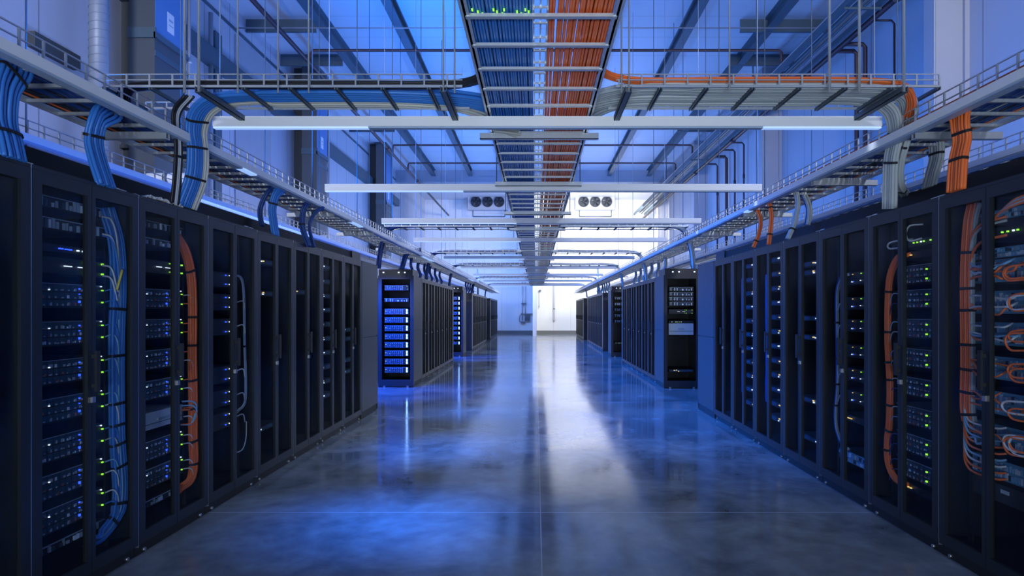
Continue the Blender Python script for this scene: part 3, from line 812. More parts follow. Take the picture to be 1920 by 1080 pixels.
for k, yy in enumerate((4.84, 6.66, 8.64, 10.35, 11.8, 14.0, 16.4, 19.0, 22.0, 26.0, 30.0)):
    tag(ob('trapeze_strut', MB().box((-.44, 0, -.05), (.49, .042, -.045)).box((-.44, 0, -.05), (.49, .004, -.004)).box((-.44, .038, -.05), (.49, .042, -.004)), M['steel'], None, (0, yy, BB)),
        'steel trapeze strut under the central tray, %s from the camera' % od(k), 'strut', 'trapeze struts under the central tray')

# straight cables in the centre tray
def run(label, xs, m, z=.022, r=.0068, y0=1.6, y1=32.4, jit=.003, rows=1):
    t0 = thing('cable_bundle', label, 'cable bundle', (0, y0, BB), 'cables laid in the central tray')
    rnd = random.Random(int(abs(xs[0])*1000)+5)
    for row in range(rows):
        for x in xs:
            pts = []; y = 0; ph = rnd.uniform(0, 6)
            while y < y1-y0:
                a = jit*math.sin(ph + y*rnd.uniform(.8, 1.4))
                pts.append(Vector((x + a, y, z + r + row*2*r + abs(a)*.5))); y += 1.1 if y < 10 else 3
            pts.append(Vector((x, y1-y0, z + r)))
            ob('cable', MB().tube(pts, r, 6), m, t0)
    return t0
def lin(a, b, n): return [a + (b-a)*i/(n-1) for i in range(n)]
run('leftmost group of blue cables laid in the central tray', lin(-.312, -.216, 7), M['blue'], r=.0078)
run('second group of blue cables from the left in the central tray', lin(-.199, -.119, 6), M['blue'], r=.0078)
run('group of blue cables beside the middle divider of the central tray', lin(-.102, -.027, 6), M['blue'], r=.0078)
run('thin group of orange cables beside the central tray divider', [.070, .086], M['orange'], r=.0082)
run('second group of orange cables from the divider in the central tray', lin(.108, .142, 3), M['orange'], r=.0084)
run('third group of orange cables from the divider in the central tray', lin(.160, .194, 3), M['orange'], r=.0084)
run('fourth group of orange cables from the divider in the central tray', [.210, .227], M['orange'], r=.0082)
t = run('wide group of orange cables at the right rail of the central tray', lin(.246, .358, 8), M['orange'], r=.0082)
run('upper layer of dark cables lying over the orange ones in the central tray', lin(.120, .130, 2) + lin(.170, .182, 2) + lin(.262, .345, 6), M['brownc'], z=.042, r=.0075)
run('upper layer of navy cables lying over the blue ones in the central tray', lin(-.31, -.03, 18), M['navy'], z=.040, r=.0085)
# green tags on the blue cables
tt = 0
for k, x in enumerate((-.30, -.275, -.255, -.20, -.185, -.16, -.15, -.09, -.07, -.05, -.035)):
    tag(ob('cable_tag', MB().box((x-.004, 0, 0), (x+.004, .022+.004*(k % 3), .004)), M['ledg'], None, (0, 2.90+.02*(k % 3), BB+.016)), 'small green tag on a blue cable in the central tray, %s from the left' % od(k), 'cable tag', 'green tags on the central blue cables')

# branch trays across the aisle
def branch(y, xa, xb, label, depth=.42, main=True):
    t = thing('cable_tray', label, 'cable tray', (0, y, BB), 'branch cable trays across the aisle')
    for yy in (0, depth): ob('side_rail', MB().box((xa, yy-.006, 0), (xb, yy+.006, .012)), M['steel'], t)
    n = int(abs(xb-xa)/.29)
    rungs_(t, MB().box((-.012, 0, -.012), (-.004, depth, .006)).box((.004, 0, -.012), (.012, depth, .006)).box((-.012, 0, .002), (.012, depth, .006)),
           [(xa + k*.29*(1 if xb > xa else -1), 0, 0) for k in range(n+1)], M['darksteel'])
    g = MB(); basket(g, (xa, 0, 0), (xb, 0, 0), .012, .082); ob('wire_guard', g, M['steel'], t)
    g = MB(); basket(g, (xa, depth, 0), (xb, depth, 0), .012, .050, 2); ob('wire_guard', g, M['steel'], t)
    return t
branch(3.87, -2.70, -.46, 'nearest branch tray crossing from the central tray to the left row')
branch(3.87, 2.52, .50, 'nearest branch tray crossing from the central tray to the right row')
for k, yy in enumerate((10.2, 14.7, 18.7, 25.6, 32.0)):
    t = branch(yy, -2.5, -.36, 'branch cable tray crossing to the left row, %s from the camera' % od(k+1))
    t = branch(yy, 2.5, .41, 'branch cable tray crossing to the right row, %s from the camera' % od(k+1))
    for s, mm, sd in ((-1, [M['navy'], M['blackc']], 'left'), (1, [M['greyc'], M['blackc']], 'right')):
        bundle('cable_bundle', 'dark cable bundle lying in the %s branch tray, %s from the camera' % (sd, od(k+1)),
               [(s*.25, yy+.9, BB+.04), (s*.45, yy+.25, BB+.05), (s*1.2, yy+.2, BB+.04), (s*2.2, yy+.2, BB+.04), (s*2.5, yy+.22, BB-.05), (s*2.62, yy+.25, TB-.1), (s*2.66, yy+.25, RH+.02)], (0, 1, 0), 10, 2, .016, mm, (), 'cable bundles in the branch trays', step=4, sides=5)

# struts carrying the nearest branch
for k, (x, lb) in enumerate(((-2.08, 'beside the left cable drop'), (-.57, 'left of the central tray'), (.57, 'right of the central tray'), (2.27, 'beside the right cable drops'))):
    tag(ob('trapeze_strut', MB().box((-.02, -.06, -.05), (.02, .56, -.046)).box((-.02, -.06, -.05), (-.016, .56, -.014)).box((.016, -.06, -.05), (.02, .56, -.014)), M['darksteel'], None, (x, 3.87, BB)),
        'dark strut under the nearest branch tray, %s' % lb, 'strut', 'struts under the nearest branch tray')

# cables in the nearest branch trays running on down as drops
bundle('cable_bundle', 'blue and white cables from the left branch tray dropping to the orange-bundle rack',
       [(-.18, 7.5, BB+.085), (-.18, 6.0, BB+.085), (-.21, 4.85, BB+.08), (-.42, 4.34, BB+.05), (-.9, 4.14, BB+.03), (-1.6, 4.13, BB+.03), (-2.05, 4.16, BB+.028), (-2.24, 4.20, BB-.02), (-2.33, 4.25, BB-.14), (-2.335, 4.28, BB-.30), (-2.36, 4.30, BB-.48), (-2.43, 4.30, RH+.02)],
       (0.15, 1, 0), 18, 2, .0125, [M['blue'], M['blue'], M['blue'], M['cream'], M['cream']], (.70, .81, .92), 'cable drops over the rows', spread=lambda f: 1.25 if f < .5 else .80)
bundle('cable_bundle', 'black cables along the near edge of the left branch tray',
       [(-.10, 1.7, BB+.075), (-.12, 2.6, BB+.075), (-.16, 3.35, BB+.075), (-.28, 3.75, BB+.07), (-.5, 3.93, BB+.045), (-1.2, 3.94, BB+.04), (-2.4, 3.94, BB+.04), (-2.66, 4.0, BB+.0), (-2.72, 4.2, TB+.12)], (0, 1, 0), 10, 2, .009, [M['blackc'], M['blackc'], M['navy']], (), 'cables in the nearest branch trays', spread=lambda f: 1.0)
bundle('cable_bundle', 'thin black and white cords beside the blue and white drop',
       [(-2.25, 4.02, BB+.0), (-2.37, 4.08, BB-.10), (-2.38, 4.12, BB-.30), (-2.40, 4.14, BB-.50), (-2.43, 4.16, RH+.01)], (0, 1, 0), 5, 1, .009, [M['blackc'], M['whitec'], M['blackc']], (.6,), 'cable drops over the rows')
# grey right
def gdrop(label, xs, n, yy, x1, y1, z1, st):
    bundle('cable_bundle', label, [(.26, 7.2, BB+.085), (.26, 5.9, BB+.085), (.30, 4.85, BB+.08), (.55, yy+.10, BB+.045), (1.1, yy, BB+.03), (1.7, yy, BB+.03), (2.20+xs, yy+.02, BB+.028), (2.40+xs, yy+.05, BB-.03), (x1-.03, yy+.10, BB-.18), (x1-.02, (yy+y1)/2+.06, BB-.36), (x1, y1, z1)],
           (0, 1, 0), n, 2, .0125, [M['greyc']], st, 'cable drops over the rows', spread=lambda f: 1.25 if f < .55 else .85)
gdrop('grey cables dropping from the right branch tray to the green-light rack', 0.0, 12, 4.16, 2.50, 4.38, RH+.02, (.80, .90))
bundle('cable_bundle', 'grey cables curving from the right branch tray into the trough, behind the front drop',
       [(.18, 6.6, BB+.085), (.20, 5.2, BB+.085), (.32, 4.45, BB+.07), (.62, 4.03, BB+.045), (1.2, 3.99, BB+.03), (2.0, 3.99, BB+.03), (2.32, 4.03, BB+.028), (2.46, 4.10, BB-.02), (2.525, 4.22, BB-.14), (2.54, 4.36, BB-.36), (2.60, 4.47, BB-.50), (2.74, 4.66, RH+.17)],
       (0, 1, 0), 12, 2, .0125, [M['greyc']], (.78, .93), 'cable drops over the rows', spread=lambda f: 1.0 if f < .55 else .85)
bundle('cable_bundle', 'orange cables along the near edge of the right branch tray ending in a curl down',
       [(.22, 1.7, BB+.075), (.24, 2.6, BB+.075), (.28, 3.40, BB+.075), (.36, 3.74, BB+.075), (.60, 3.91, BB+.06), (1.2, 3.915, BB+.06), (1.9, 3.915, BB+.06), (2.28, 3.93, BB+.045), (2.42, 4.0, BB-.01), (2.50, 4.15, BB-.09), (2.57, 4.45, TB+.10)], (0, 1, 0), 8, 2, .0075, [M['orange']], (), 'cables in the nearest branch trays', spread=lambda f: 1.0)

# drops from the long trays into the racks
def drop(label, pix, z, side, n, rows, r, cols, straps, spread=None):
    pts = [p if isinstance(p, Vector) else W(p[0], p[1], z + p[2]) for p in pix]
    bundle('cable_bundle', label, pts, side, n, rows, r, cols, straps, 'cable drops over the rows', spread=spread, step=6)
fan = lambda f: 1.25 - .25*math.sin(min(1, f*1.6)*PI*.6)
drop('blue cable drop at the left picture edge over the nearest rack', [Vector((-2.62, 3.04, TB+.05)), Vector((-2.48, 2.95, TB+.015)), (12, 165, 0), (8, 225, 0), (18, 262, 0), (26, 299, 0)], 2.86, (0, 1, 0), 12, 2, .0112, [M['blue']], (.30, .74), fan)
drop('blue cable drop over the blue-bundle rack, second from the left edge', [Vector((-2.62, 3.72, TB+.05)), Vector((-2.48, 3.60, TB+.01)), (186, 222, 0), (176, 262, 0), (183, 300, 0), (199, 350, 0)], 3.47, (0, 1, 0), 12, 2, .0105, [M['blue']], (.18, .58), fan)
drop('blue cable drop over the fifth left-row rack', [(532, 352, .1), (519, 362, 0), (512, 382, 0), (511, 402, 0), (517, 443, 0)], 5.78, (0, 1, 0), 10, 2, .0115, [M['blue']], (.5,))
drop('navy cable drop beside the blue one over the fifth left-row rack', [(520, 350, .1), (503, 361, 0), (491, 385, 0), (489, 405, 0), (493, 424, 0)], 5.85, (0, 1, 0), 5, 2, .0115, [M['navy']], ())
drop('navy cable drop over the sixth left-row rack', [(582, 378, .1), (573, 386, 0), (567, 405, 0), (568, 430, 0), (580, 462, 0)], 6.50, (0, 1, 0), 6, 2, .011, [M['navy']], (.7,))
drop('thin navy cable drop curving down past the sixth left-row rack', [(606, 390, .1), (594, 396, 0), (583, 412, 0), (581, 432, 0), (589, 464, 0)], 6.70, (0, 1, 0), 4, 2, .010, [M['navy']], ())
drop('bright orange cable drop over the rightmost rack', [(1812, 204, .1), (1802, 212, .02), (1801, 236, 0), (1804, 264, 0), (1797, 300, 0), (1793, 358, 0)], 3.65, (0, 1, 0), 12, 2, .0105, [M['orange']], (.52, .80), fan)
drop('grey cable drop over the green-light rack falling behind its front edge', [(1742, 232, .1), (1748, 242, .02), (1755, 270, 0), (1755, 298, 0), (1748, 325, 0), (1741, 353, 0)], 4.34, (0, 1, 0), 12, 2, .0105, [M['greyc']], (.55,), fan)
drop('thin grey cable drop over the fourth right-row rack, touching its front edge', [(1484, 350, .1), (1492, 360, 0), (1496, 385, 0), (1489, 420, 0), (1477, 448, 0)], 6.09, (0, 1, 0), 5, 2, .011, [M['greyc']], (.85,))
drop('thin grey cable drop over the fourth right-row rack, behind the other', [(1492, 352, .1), (1505, 362, 0), (1515, 382, 0), (1517, 400, 0), (1514, 422, 0)], 6.15, (0, 1, 0), 5, 2, .011, [M['greyc'], M['navy']], ())
drop('slim orange cable drop over the fifth right-row rack', [(1438, 370, .1), (1442, 382, 0), (1446, 405, 0), (1444, 430, 0), (1441, 459, 0)], 6.60, (0, 1, 0), 4, 2, .011, [M['orange']], (.35, .85))
drop('slim orange cable drop over the sixth right-row rack', [(1416, 382, .1), (1420, 394, 0), (1426, 415, 0), (1422, 440, 0), (1412, 464, 0)], 7.05, (0, 1, 0), 4, 2, .011, [M['orange']], (.9,))
bundle('cable_bundle', 'orange cord stretched flat between the right trays', [W(1470, 457, 7.2), W(1520, 457, 7.4), W(1575, 457, 7.6)], (0, 1, 0), 2, 1, .012, [M['orange']], (), None)
k = 0
for s, y0, n, blk in ((-1, 13.1, 6, 'second left'), (1, 12.9, 6, 'second right'), (-1, 23.6, 4, 'third left'), (1, 23.2, 4, 'third right')):
    for i in range(n):
        y = y0 + .8*i + .4; x = (XL if s < 0 else XR) + s*.30
        bundle('cable_bundle', 'dark cable drop over the %s rack of the %s block' % (od(i), blk), [(x, y, TB+.03), (x + s*.02, y+.03, TB-.15), (x - s*.04, y+.02, TB-.30), (x, y, RH+.01)], (0, 1, 0), 5, 2, .016, [M['navy'] if s < 0 else M['greyc'], M['blackc']], (), 'dark cable drops over the far blocks', step=4, sides=5)
bundle('cable_bundle', 'thick navy cable drop over the second left end rack', [(-2.45, 12.9, TB+.12), (-2.62, 12.6, TB+.02), (-2.68, 12.5, TB-.2), (-2.72, 12.5, RH+.13)], (0, 1, 0), 8, 2, .02, [M['navy']], ())
# cables lying along the long trays
for s, xa, cols, sd in ((-1, -2.44, [M['navy'], M['navy'], M['blackc'], M['navy'], M['blackc'], M['orange']], 'left'), (1, 2.50, [M['navy'], M['navy'], M['greyc'], M['blackc'], M['navy'], M['orange']], 'right')):
    t0 = thing('cable_bundle', 'dark mixed cables laid along the %s ladder tray' % sd, 'cable bundle', (0, 1.6, TB), 'cables laid along the long trays')
    rnd = random.Random(4)
    for i in range(16):
        x = xa + s*.022*i; ph = rnd.uniform(0, 6); pts = []
        for k in range(26):
            yv = 37.5*k/25; pts.append(Vector((x + .006*math.sin(ph + yv*1.1), yv, .035 + .004*math.sin(ph*2+yv))))
        ob('cable', MB().tube(pts, .0095, 5), cols[i*6//16 if i < 14 and i % 3 else rnd.randrange(5) if i < 14 else 5 if i == 14 else 2], t0)
    if s > 0: ob('cable', MB().tube([(2.515, 0, .105), (2.515, 36, .105)], .018, 6), M['brownc'], t0)
for s, xa, sd in ((-1, -3.58, 'left'), (1, 3.64, 'right')):
    t0 = thing('cable_bundle', 'dark cables laid along the rear ladder tray behind the %s row' % sd, 'cable bundle', (0, 3, TB), 'cables laid along the long trays')
    rnd = random.Random(9)
    for i in range(8):
        x = xa + s*.035*i
        pts = [Vector((x + rnd.uniform(-.008, .008), 33*k/20, .05 + rnd.uniform(0, .02))) for k in range(21)]
        ob('cable', MB().tube(pts, .013, 5), M['navy'] if i % 3 else M['blackc'], t0)

# cross struts under the long trays
for s, x0, x1, sd in ((-1, -2.36, -2.90, 'left'), (1, 2.42, 2.98, 'right')):
    for k, yy in enumerate((3.95, 5.4, 7.2, 9.0, 11.2, 14.0, 17.0, 20.0)):
        if k in (1, ) and s < 0: continue
        tag(ob('tray_strut', MB().box((x0, 0, -.045), (x1, .042, -.040)).box((x0, 0, -.04), (x1, .004, 0)).box((x0, .038, -.04), (x1, .042, 0)), M['steel'], None, (0, yy, TB)),
            'short steel strut under the tray over the %s row, %s from the camera' % (sd, od(k)), 'strut', 'struts under the %s row tray' % sd)

# ---------------------------------------------------------------- hangers
def rod(x, y, z0, label, group, z1=ZC, r=.0065, m='steel'):
    tag(ob('hanger_rod', MB().cyl((0, 0, 0), (0, 0, z1-z0), r, 8), M[m], None, (x, y, z0)), label, 'hanger rod', group)
for k, x in enumerate((-2.18, -2.08, -1.85, -1.60, -1.41, -.575, -.505, .53, .577, 1.20, 1.82, 2.005, 2.27)):
    rod(x, 3.84 if x not in (-2.08, 2.27) else 3.82, BB-.045, 'steel rod hanging the nearest branch tray, %s from the left' % od(k), 'rods hanging the nearest branch tray', r=.0055 if k not in (0, 1, 10, 11, 12) else .0085)
for s, x, sd in ((-1, -3.50, 'left'), (1, 3.56, 'right')):
    for k, yy in enumerate((4.25, 6.1, 8.0, 10.0, 13.0, 16.0)):
        rod(x, yy, TB-.04, 'thin rod hanging the rear tray behind the %s row, %s from the camera' % (sd, od(k)), 'rods hanging the rear trays', r=.006, m='darksteel')
for s, x, sd in ((-1, -2.60, 'left'), (1, 2.66, 'right')):
    for k, yy in enumerate((7.2, 9.0, 11.2, 14.0, 17.0, 20.0)):
        rod(x, yy, TB-.04, 'thin rod hanging the tray over the %s row, %s from the camera' % (sd, od(k)), 'rods hanging the row trays', r=.006, m='darksteel')
for s in (-1, 1):
    for k, yy in enumerate((6.66, 8.64, 10.35, 11.8, 14.0, 16.4, 19.0)):
        rod(-.425 if s < 0 else .475, yy+.02, BB-.05, 'thin rod hanging the central tray, %s side, %s from the camera' % ('left' if s < 0 else 'right', od(k)), 'rods hanging the central tray', r=.005, m='darksteel')
for k, yy in enumerate(CL[:6]):
    for s in (-1, 1):
        rod(-2.25 if s < 0 else 2.41, yy, CAM_H+1.38, 'thin wire holding the %s end of the %s cross light' % ('left' if s < 0 else 'right', od(k)), 'wires holding the cross lights', r=.004)
tag(ob('stay_wire', MB().cyl((X0, 15.3, 8.5), (X1, 15.3, 8.5), .018, 6), M['steel']), 'thin stay wire stretched across the hall under the ceiling', 'wire')

# ---------------------------------------------------------------- pipes
def pipe(name, label, pts, r, m=None, group='dark sprinkler pipes', couplings=()):
    t = thing(name, label, 'pipe', pts[0], group); o0 = Vector(pts[0])
    ob('pipe_run', MB().tube([Vector(p)-o0 for p in pts], r, 10), m or M['pipe'], t)
    for c in couplings:
        a, b = Vector(c[0])-o0, Vector(c[1])-o0
        ob('coupling', MB().cyl(a, b, r*1.35, 10), m or M['pipe'], t)
    return t
PH = CAM_H + 6.35
pipe('sprinkler_pipe', 'long dark main pipe running down the hall on the left', [(-5.78, Y0, PH), (-5.78, 40.9, PH)], .055, couplings=[((-5.78, 6+6*k, PH), (-5.78, 6.25+6*k, PH)) for k in range(5)])
pipe('sprinkler_pipe', 'long dark main pipe running along the right wall', [(6.87, Y0, CAM_H+5.97), (6.87, 40.9, CAM_H+5.97)], .065, couplings=[((6.87, 6.5+5*k, CAM_H+5.97), (6.87, 6.8+5*k, CAM_H+5.97)) for k in range(5)])
for k, yy in enumerate((15.8, 24.8, 27.8)):
    z = CAM_H + 6.66
    pipe('sprinkler_pipe', 'dark cross pipe under the ceiling, %s from the camera' % od(k), [(-5.74, yy, PH), (-5.74, yy, z-.08), (-5.70, yy, z), (6.20, yy, z), (6.26, yy, z-.06), (6.26, yy, CAM_H+6.02)], .038)
for k, (yy, r) in enumerate(((12.7, .022), (13.83, .05), (14.2, .05), (21.9, .03), (22.9, .035), (23.9, .06), (25.1, .035), (27.1, .035))):
    z = CAM_H + 5.97
    pipe('sprinkler_riser', 'dark pipe dropping down the right wall, %s from the camera' % od(k), [(6.87, yy, z), (7.29, yy, z), (7.35, yy, z-.07), (7.35, yy, 0.01)], r, couplings=[((7.35, yy, 6.2), (7.35, yy, 6.35))])
for k, (x, z, r, m) in enumerate(((6.08, 6.1, .04, 'steel'), (6.24, 6.1, .03, 'beam'), (6.38, 6.1, .05, 'beam'), (6.55, 6.15, .03, 'steel'), (6.46, 6.0, .03, 'beam'))):
    pipe('conduit', 'long conduit beside the right main pipe, %s from the aisle side' % od(k), [(x, Y0, CAM_H+z), (x, 38, CAM_H+z)], r, M[m], 'conduits running down the right side')
tag(ob('conduit_rack', MB().box((5.98, -2, CAM_H+5.90), (6.05, 38, CAM_H+6.02)).box((6.62, -2, CAM_H+5.90), (6.68, 38, CAM_H+6.02)), M['beam']), 'dark double rail carrying the conduits along the right side', 'rail')
for k, yy in enumerate((6.0, 12.0, 18.0, 24.0, 30.0)):
    tag(ob('conduit_hanger', MB().box((5.98, yy, CAM_H+5.86), (6.70, yy+.05, CAM_H+5.90)).box((6.30, yy, CAM_H+5.90), (6.33, yy+.04, ZC)), M['beam']), 'dark hanger bracket of the right conduits, %s from the camera' % od(k), 'bracket', 'hanger brackets of the right conduits')

# ---------------------------------------------------------------- left wall air shafts and ducts
def shaft(y, k):
    t = thing('air_duct_casing', 'tall grey air duct casing on the left wall, %s from the camera' % od(k), 'duct', (X0, y, 3.9), 'air duct casings on the left wall')
    hgt = ZC-3.9
    ob('casing', MB().box((.37, 0, 0), (.81, .92, hgt)), M['grey'], t)
    ob('recess_panel', MB().box((0, .35, .55), (.37, .40, hgt)), M['dark'], t)
    ob('wall_frame', MB().box((0, .40, 0), (.37, .46, .5)).box((0, .3, .50), (.37, .46, .56)), M['dark'], t)
    ob('flange', MB().box((.36, -.03, 2.32), (.84, 0, 2.50)).box((.81, -.03, 2.32), (.85, .96, 2.42)), M['beam'], t)
    ob('rib', MB().box((.81, 0, 2.02), (.825, .95, 2.12)), M['beam'], t); ob('rib', MB().box((.81, 0, 4.55), (.84, .95, 4.68)), M['beam'], t)
    ob('side_panel', MB().box((.81, .01, 2.42), (.818, .91, 4.55)), M['blue_panel'], t)
    ob('notice', MB().box((.818, .36, 2.60), (.822, .56, 2.95)), M['label'], t)
    ob('notice_text', MB().box((.822, .40, 2.80), (.823, .52, 2.84)).box((.822, .39, 2.72), (.823, .53, 2.74)), M['speck'], t)
    t2 = thing('vertical_pipe', 'pale vertical pipe beside the duct casing, %s from the camera' % od(k), 'pipe', (X0+.81, y+1.06, 0), 'pale vertical pipes on the left side')
    ob('pipe_run', MB().cyl((0, 0, 0), (0, 0, ZC), .032, 14), M['steel'], t2)
    ob('clamp', MB().cyl((0, 0, 6.2), (0, 0, 6.28), .045, 14), M['steel'], t2)
    return t
M['blue_panel'] = mat('blue_painted_panel', (0.10, 0.24, 0.50), 0.45, 0, .04, 3)
shaft(10.7, 0); shaft(18.6, 1); shaft(27.2, 2)
t = thing('spiral_duct', 'ribbed spiral air duct standing against the left wall', 'duct', (-6.92, 9.8, 3.55))
mb = MB(); hz = ZC-3.55; n = int(hz/.06); pts = []
ob('duct_tube', MB().cyl((0, 0, 0), (0, 0, hz), .135, 24), M['spiral'], t)
for k in range(int(hz/.13)):
    z = .05 + k*.13; pts2 = [(.137*math.cos(a*PI/12), .137*math.sin(a*PI/12), z + .13*a/24) for a in range(25)]
    mb.tube(pts2, .005, 5)
ob('spiral_seam', mb, M['spiral'], t)
ob('end_cap', MB().cyl((0, 0, -.03), (0, 0, 0), .15, 24), M['spiral'], t)
t = thing('horizontal_duct', 'short pale horizontal duct below the spiral duct', 'duct', (-7.0, 9.9, 3.75))
ob('duct_tube', MB().cyl((-.40, .6, 0), (1.3, .6, 0), .09, 18), M['white'], t)
for x in (.35, .72): ob('duct_collar', MB().cyl((x, .6, 0), (x+.07, .6, 0), .105, 18), M['darksteel'], t)
tag(ob('wall_beam', MB().box((X0, 9.0, 0), (X0+.12, 9.9, .22)), M['dark'], None, (0, 0, 5.35)), 'short dark bracket beam on the left wall beside the spiral duct', 'beam')
tag(ob('wall_box', MB().box((X0, 14.1, 3.2), (X0+.10, 14.4, 7.9)), M['beam']), 'narrow dark vertical casing on the left wall between the duct casings', 'casing')
tag(ob('wall_pipe', MB().cyl((X0+.1, 13.9, .5), (X0+.1, 13.9, 8.2), .05, 10), M['steel']), 'pale vertical conduit on the left wall beside the narrow casing', 'pipe')
tag(ob('wall_panel', MB().box((X0, 15.2, 3.0), (X0+.03, 17.2, 8.3)), M['lgrey']), 'large flat pale panel on the left wall before the second duct casing', 'panel')

# ---------------------------------------------------------------- end wall fittings
for k, (xc, sd) in enumerate(((-3.15, 'left'), (3.85, 'right'))):
    y = 40.2; z = CAM_H + (VPY-378)*y/FPX
    t = thing('fan_unit', 'three-fan cooling unit high on the end wall, %s of the central tray' % sd, 'cooling unit', (xc, y, z), 'fan cooling units')
    ob('housing', MB().box((-1.28, .12, -.44), (1.28, YEND-y-.02, .46)).box((-1.32, .08, -.50), (1.32, .5, -.44)).box((-1.2, .3, .46), (-1.1, .4, ZC-z)).box((1.1, .3, .46), (1.2, .4, ZC-z)), M['lgrey'], t)
    for j in range(3):
        c = (-.75+.75*j, 0, 0)
        f = ob('fan', MB().ring(c, 1, .31, .345, .12, 28), M['fan'], t)
        ob('back_disc', MB().cyl((c[0], .10, 0), (c[0], .119, 0), .31, 28), M['fan'], f)
        bl_ = MB()
        for q in range(5):
            an = 2*PI*q/5; a2 = an + .55
            p = [Vector((c[0]+r_*math.cos(aa), yy, r_*math.sin(aa))) for (r_, aa, yy) in ((.07, an, .03), (.28, an, .02), (.28, a2, .07), (.07, a2, .06))]
            bl_.hexa(p + [v + Vector((0, .008, 0)) for v in p])
        ob('blades', bl_, M['chassis'], f)
        ob('hub', MB().cyl((c[0], .0, 0), (c[0], .08, 0), .075, 16), M['chassis'], f)
    ob('drain_pipe', MB().cyl((-1.0, .5, -.9), (1.1, .5, -.9), .03, 8).cyl((-1.0, .5, -.9), (-1.0, .5, -.44), .03, 8).cyl((1.1, .5, -.9), (1.1, .5, -.44), .03, 8), M['darksteel'], t)
def ew(px, py, dy=0.0): return W(px, py, YEND-dy)
t = thing('wall_conduit', 'thick grey conduit hanging down the white half of the end wall', 'conduit', ew(1039, 601, .1))
p = ew(1039, 601, .1); q = ew(1039, 533, .1)
ob('conduit_run', MB().box((-.055, -.05, 0), (.055, .1, q.z-p.z)), M['lgrey'], t); ob('conduit_joint', MB().box((-.065, -.06, .75), (.065, .1, .80)), M['grey'], t)
t = thing('valve_set', 'pipes with a valve box on the blue half of the end wall', 'valve', ew(982, 606, .2))
o = ew(982, 606, .2)
ob('pipe_run', MB().cyl((-.10, 0, .2), (-.10, 0, 2.9), .035, 10).cyl((.10, 0, .6), (.10, 0, 2.9), .028, 10), M['steel'], t)
ob('valve_body', MB().box((-.18, -.05, .0), (.10, .12, .12)).box((-.16, -.05, 1.25), (.16, .1, 1.34)), M['darksteel'], t)
ob('hose_loop', MB().tube(spline([(-.12, -.03, .62), (-.26, -.03, .45), (-.26, -.03, .12), (-.10, -.03, .02)], 6), .02, 8), M['darksteel'], t)
ob('valve_box', MB().box((.06, -.04, .15), (.40, .15, .62)), M['grey'], t)
ob('box_bracket', MB().box((-.2, -.02, .60), (.62, .15, .64)), M['darksteel'], t)
t = thing('wall_sensor', 'small dark sensor with a thin hanging cord on the white pier side', 'sensor', ew(1012, 545, .12))
ob('sensor_body', MB().box((-.06, -.06, -.03), (.10, .12, .05)), M['darksteel'], t)
ob('sensor_cord', MB().cyl((-.05, .0, -1.05), (-.05, 0, 0), .012, 6), M['darksteel'], t); ob('cord_grip', MB().box((-.07, -.02, -1.12), (-.03, .02, -1.02)), M['darksteel'], t)
t = thing('pipe_portal', 'goalpost-shaped thin pipe frame spanning the far aisle', 'pipe', W(896, 503, 32.3))
a = W(896, 503, 32.3); b = W(1121, 503, 32.3)
ob('pipe_run', MB().tube([(0, 0, -1.5), (0, 0, -.05), (.05, 0, 0), (b.x-a.x-.05, 0, 0), (b.x-a.x, 0, -.05), (b.x-a.x, 0, -1.5)], .045, 8), M['steel'], t)

# ---------------------------------------------------------------- lights
def area(name, loc, rot, sx, sy, col, power, spread=None):
    l = bpy.data.lights.new(name, 'AREA'); l.shape = 'RECTANGLE'; l.size = sx; l.size_y = sy
    l.color = col; l.energy = power
    if spread: l.spread = spread
    o = bpy.data.objects.new(name, l); COL.objects.link(o); o.location = loc; o.rotation_euler = rot
    return o
UP = (PI, 0, 0); DN = (0, 0, 0)
def aim(d):
    return Vector(d).to_track_quat('-Z', 'Y').to_euler()
WHITE = (1.0, .97, .92)
def strip(name, x, y0, y1, z, d, wd, col, power, spread):
    """strip lamp along the hall, shining toward d"""
    o = area(name, (x, (y0+y1)/2, z), (0, 0, 0), wd, y1-y0, col, power, spread)
    d = Vector(d).normalized(); y = Vector((0, 1, 0)); zc = -d; xc = y.cross(zc).normalized(); yc = zc.cross(xc)
    o.rotation_euler = Matrix((xc, yc, zc)).transposed().to_euler()
    return o
# up-light strips on the trays
strip('tray_uplight', -3.1, 4, 32.5, TB+.2, (.1, 0, 1), .3, (.01, .21, 1.0), 640, PI)
strip('tray_uplight', -2.9, 20, 32.5, TB+.2, (.1, 0, 1), .3, (.14, .34, 1.0), 480, PI)
strip('tray_uplight', -2.9, 5, 17, TB+.22, (.12, 0, 1), .3, (.0, .20, 1.0), 320, 1.3)
strip('tray_uplight', 3.2, 4, 32.5, TB+.2, (-.1, 0, 1), .3, (.05, .25, 1.0), 520, PI)
strip('tray_uplight', 3.0, 20, 32.5, TB+.2, (-.1, 0, 1), .3, (.25, .42, 1.0), 480, PI)
# added fill strips beside the trunking, each tinting the opposite row
strip('row_fill', -2.32, 6.5, 31, TB-.06, (1, 0, -.42), .08, (.0, .17, 1.0), 1250, 1.05)
strip('row_fill', 2.36, 6, 31, TB-.06, (-1, 0, -.42), .08, (.80, .90, 1.0), 130, 1.05)
# added fill strips beyond the rear trays, brightening the side walls
strip('wall_fill', -4.05, 9, 32, TB, (-1, 0, .35), .2, (.50, .58, .95), 230, 2.4)
strip('wall_fill', 4.12, 6, 32, TB, (1, 0, .35), .2, (.04, .24, 1.0), 260, 2.4)
strip('tray_under_fill', -3.25, 3, 31, 2.42, (-.1, 0, 1), .1, (.06, .20, 1.0), 70, 2.6)  # added blue fill, colours the tray undersides from below
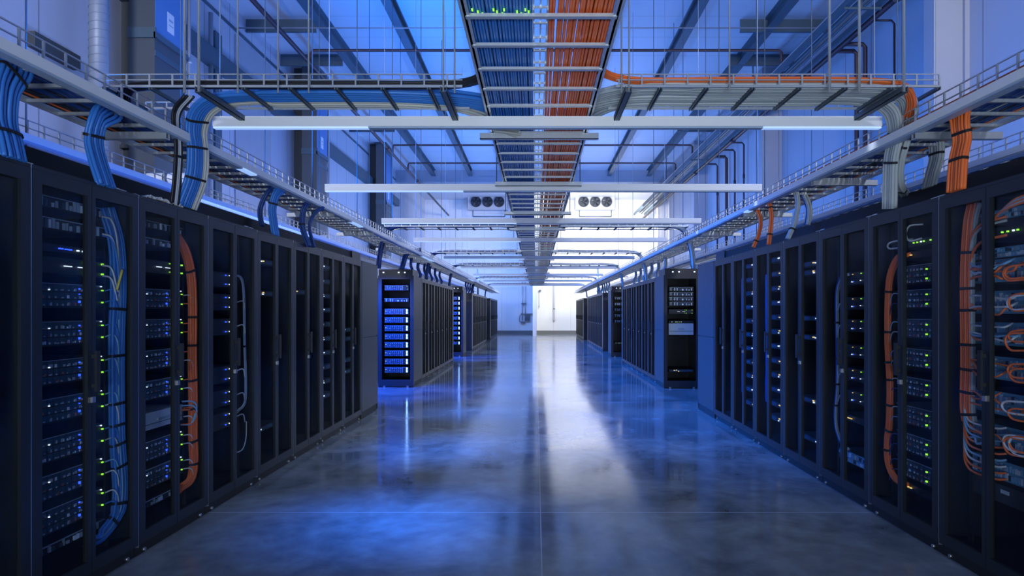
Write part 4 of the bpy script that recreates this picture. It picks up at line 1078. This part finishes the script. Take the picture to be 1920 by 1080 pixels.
# blue cross aisles on the left
area('cross_aisle_light', (-3.7, 10.8, 2.22), aim((.30, .60, -1)), 1.6, .3, (.005, .10, 1), 210, 1.9)
area('cross_aisle_light', (-3.7, 19.1, 2.20), aim((.30, .60, -1)), 1.6, .3, (.005, .10, 1), 210, 1.9)
# far bay: white right, blue left, both turned to the end wall
area('end_bay_light', (3.6, 34.6, 6.5), aim((0, 1, -.1)), 5, 1.5, WHITE, 1050)
area('end_bay_light', (-2.6, 34.6, 4.6), aim((0, 1, -.35)), 4, 1.2, (.16, .34, 1.0), 480)
# light falling from the linear lights across the aisle
for yy in CL:
    area('cross_downlight', (.08, yy, CAM_H+1.29), DN, 4.6, .05, (.74, .86, 1.0), 8.5, 1.35)
for yy, p in ((CL[0], 18), (CL[1], 14), (CL[2], 10)):
    area('cross_downlight', (-1.0, yy, CAM_H+1.29), DN, .9, .05, (.0, .17, 1.0), p, .72)
for x in (-4.6, 4.6):  # added high fill from behind for pilasters, casings and light housings
    area('fill_flood', (x, -2.8, 6.6), aim((x*.03, 1, -.05)), 1.5, .6, (.80, .84, 1.0), 190, 1.3)
# added unseen fill behind the viewpoint, turned up at the trays
area('fill_flood', (0, -2.8, .8), aim((0, 1, .42)), 3.0, .5, (.70, .83, 1.0), 125, 1.8)

w = bpy.data.worlds.new('World'); scene.world = w; w.use_nodes = True
w.node_tree.nodes['Background'].inputs['Color'].default_value = (0.02, 0.05, 0.16, 1)
w.node_tree.nodes['Background'].inputs['Strength'].default_value = 0.0

# ---------------------------------------------------------------- camera
cam = bpy.data.cameras.new('camera'); co = bpy.data.objects.new('camera', cam); COL.objects.link(co)
co.location = (0, 0, CAM_H); co.rotation_euler = (PI/2, 0, 0)
cam.sensor_fit = 'HORIZONTAL'; cam.sensor_width = 36; cam.lens = 36*FPX/1920
cam.shift_x = -(VPX-960)/1920; cam.shift_y = (VPY-540)/1920
cam.clip_start = 0.05; cam.clip_end = 200
scene.camera = co
vs = scene.view_settings
vs.view_transform = 'Standard'; vs.look = 'None'; vs.gamma = 1; vs.exposure = -0.12; vs.use_curve_mapping = False
scene.cycles.use_denoising = True
scene.cycles.max_bounces = 8; scene.cycles.transparent_max_bounces = 12
scene.cycles.sample_clamp_indirect = 4
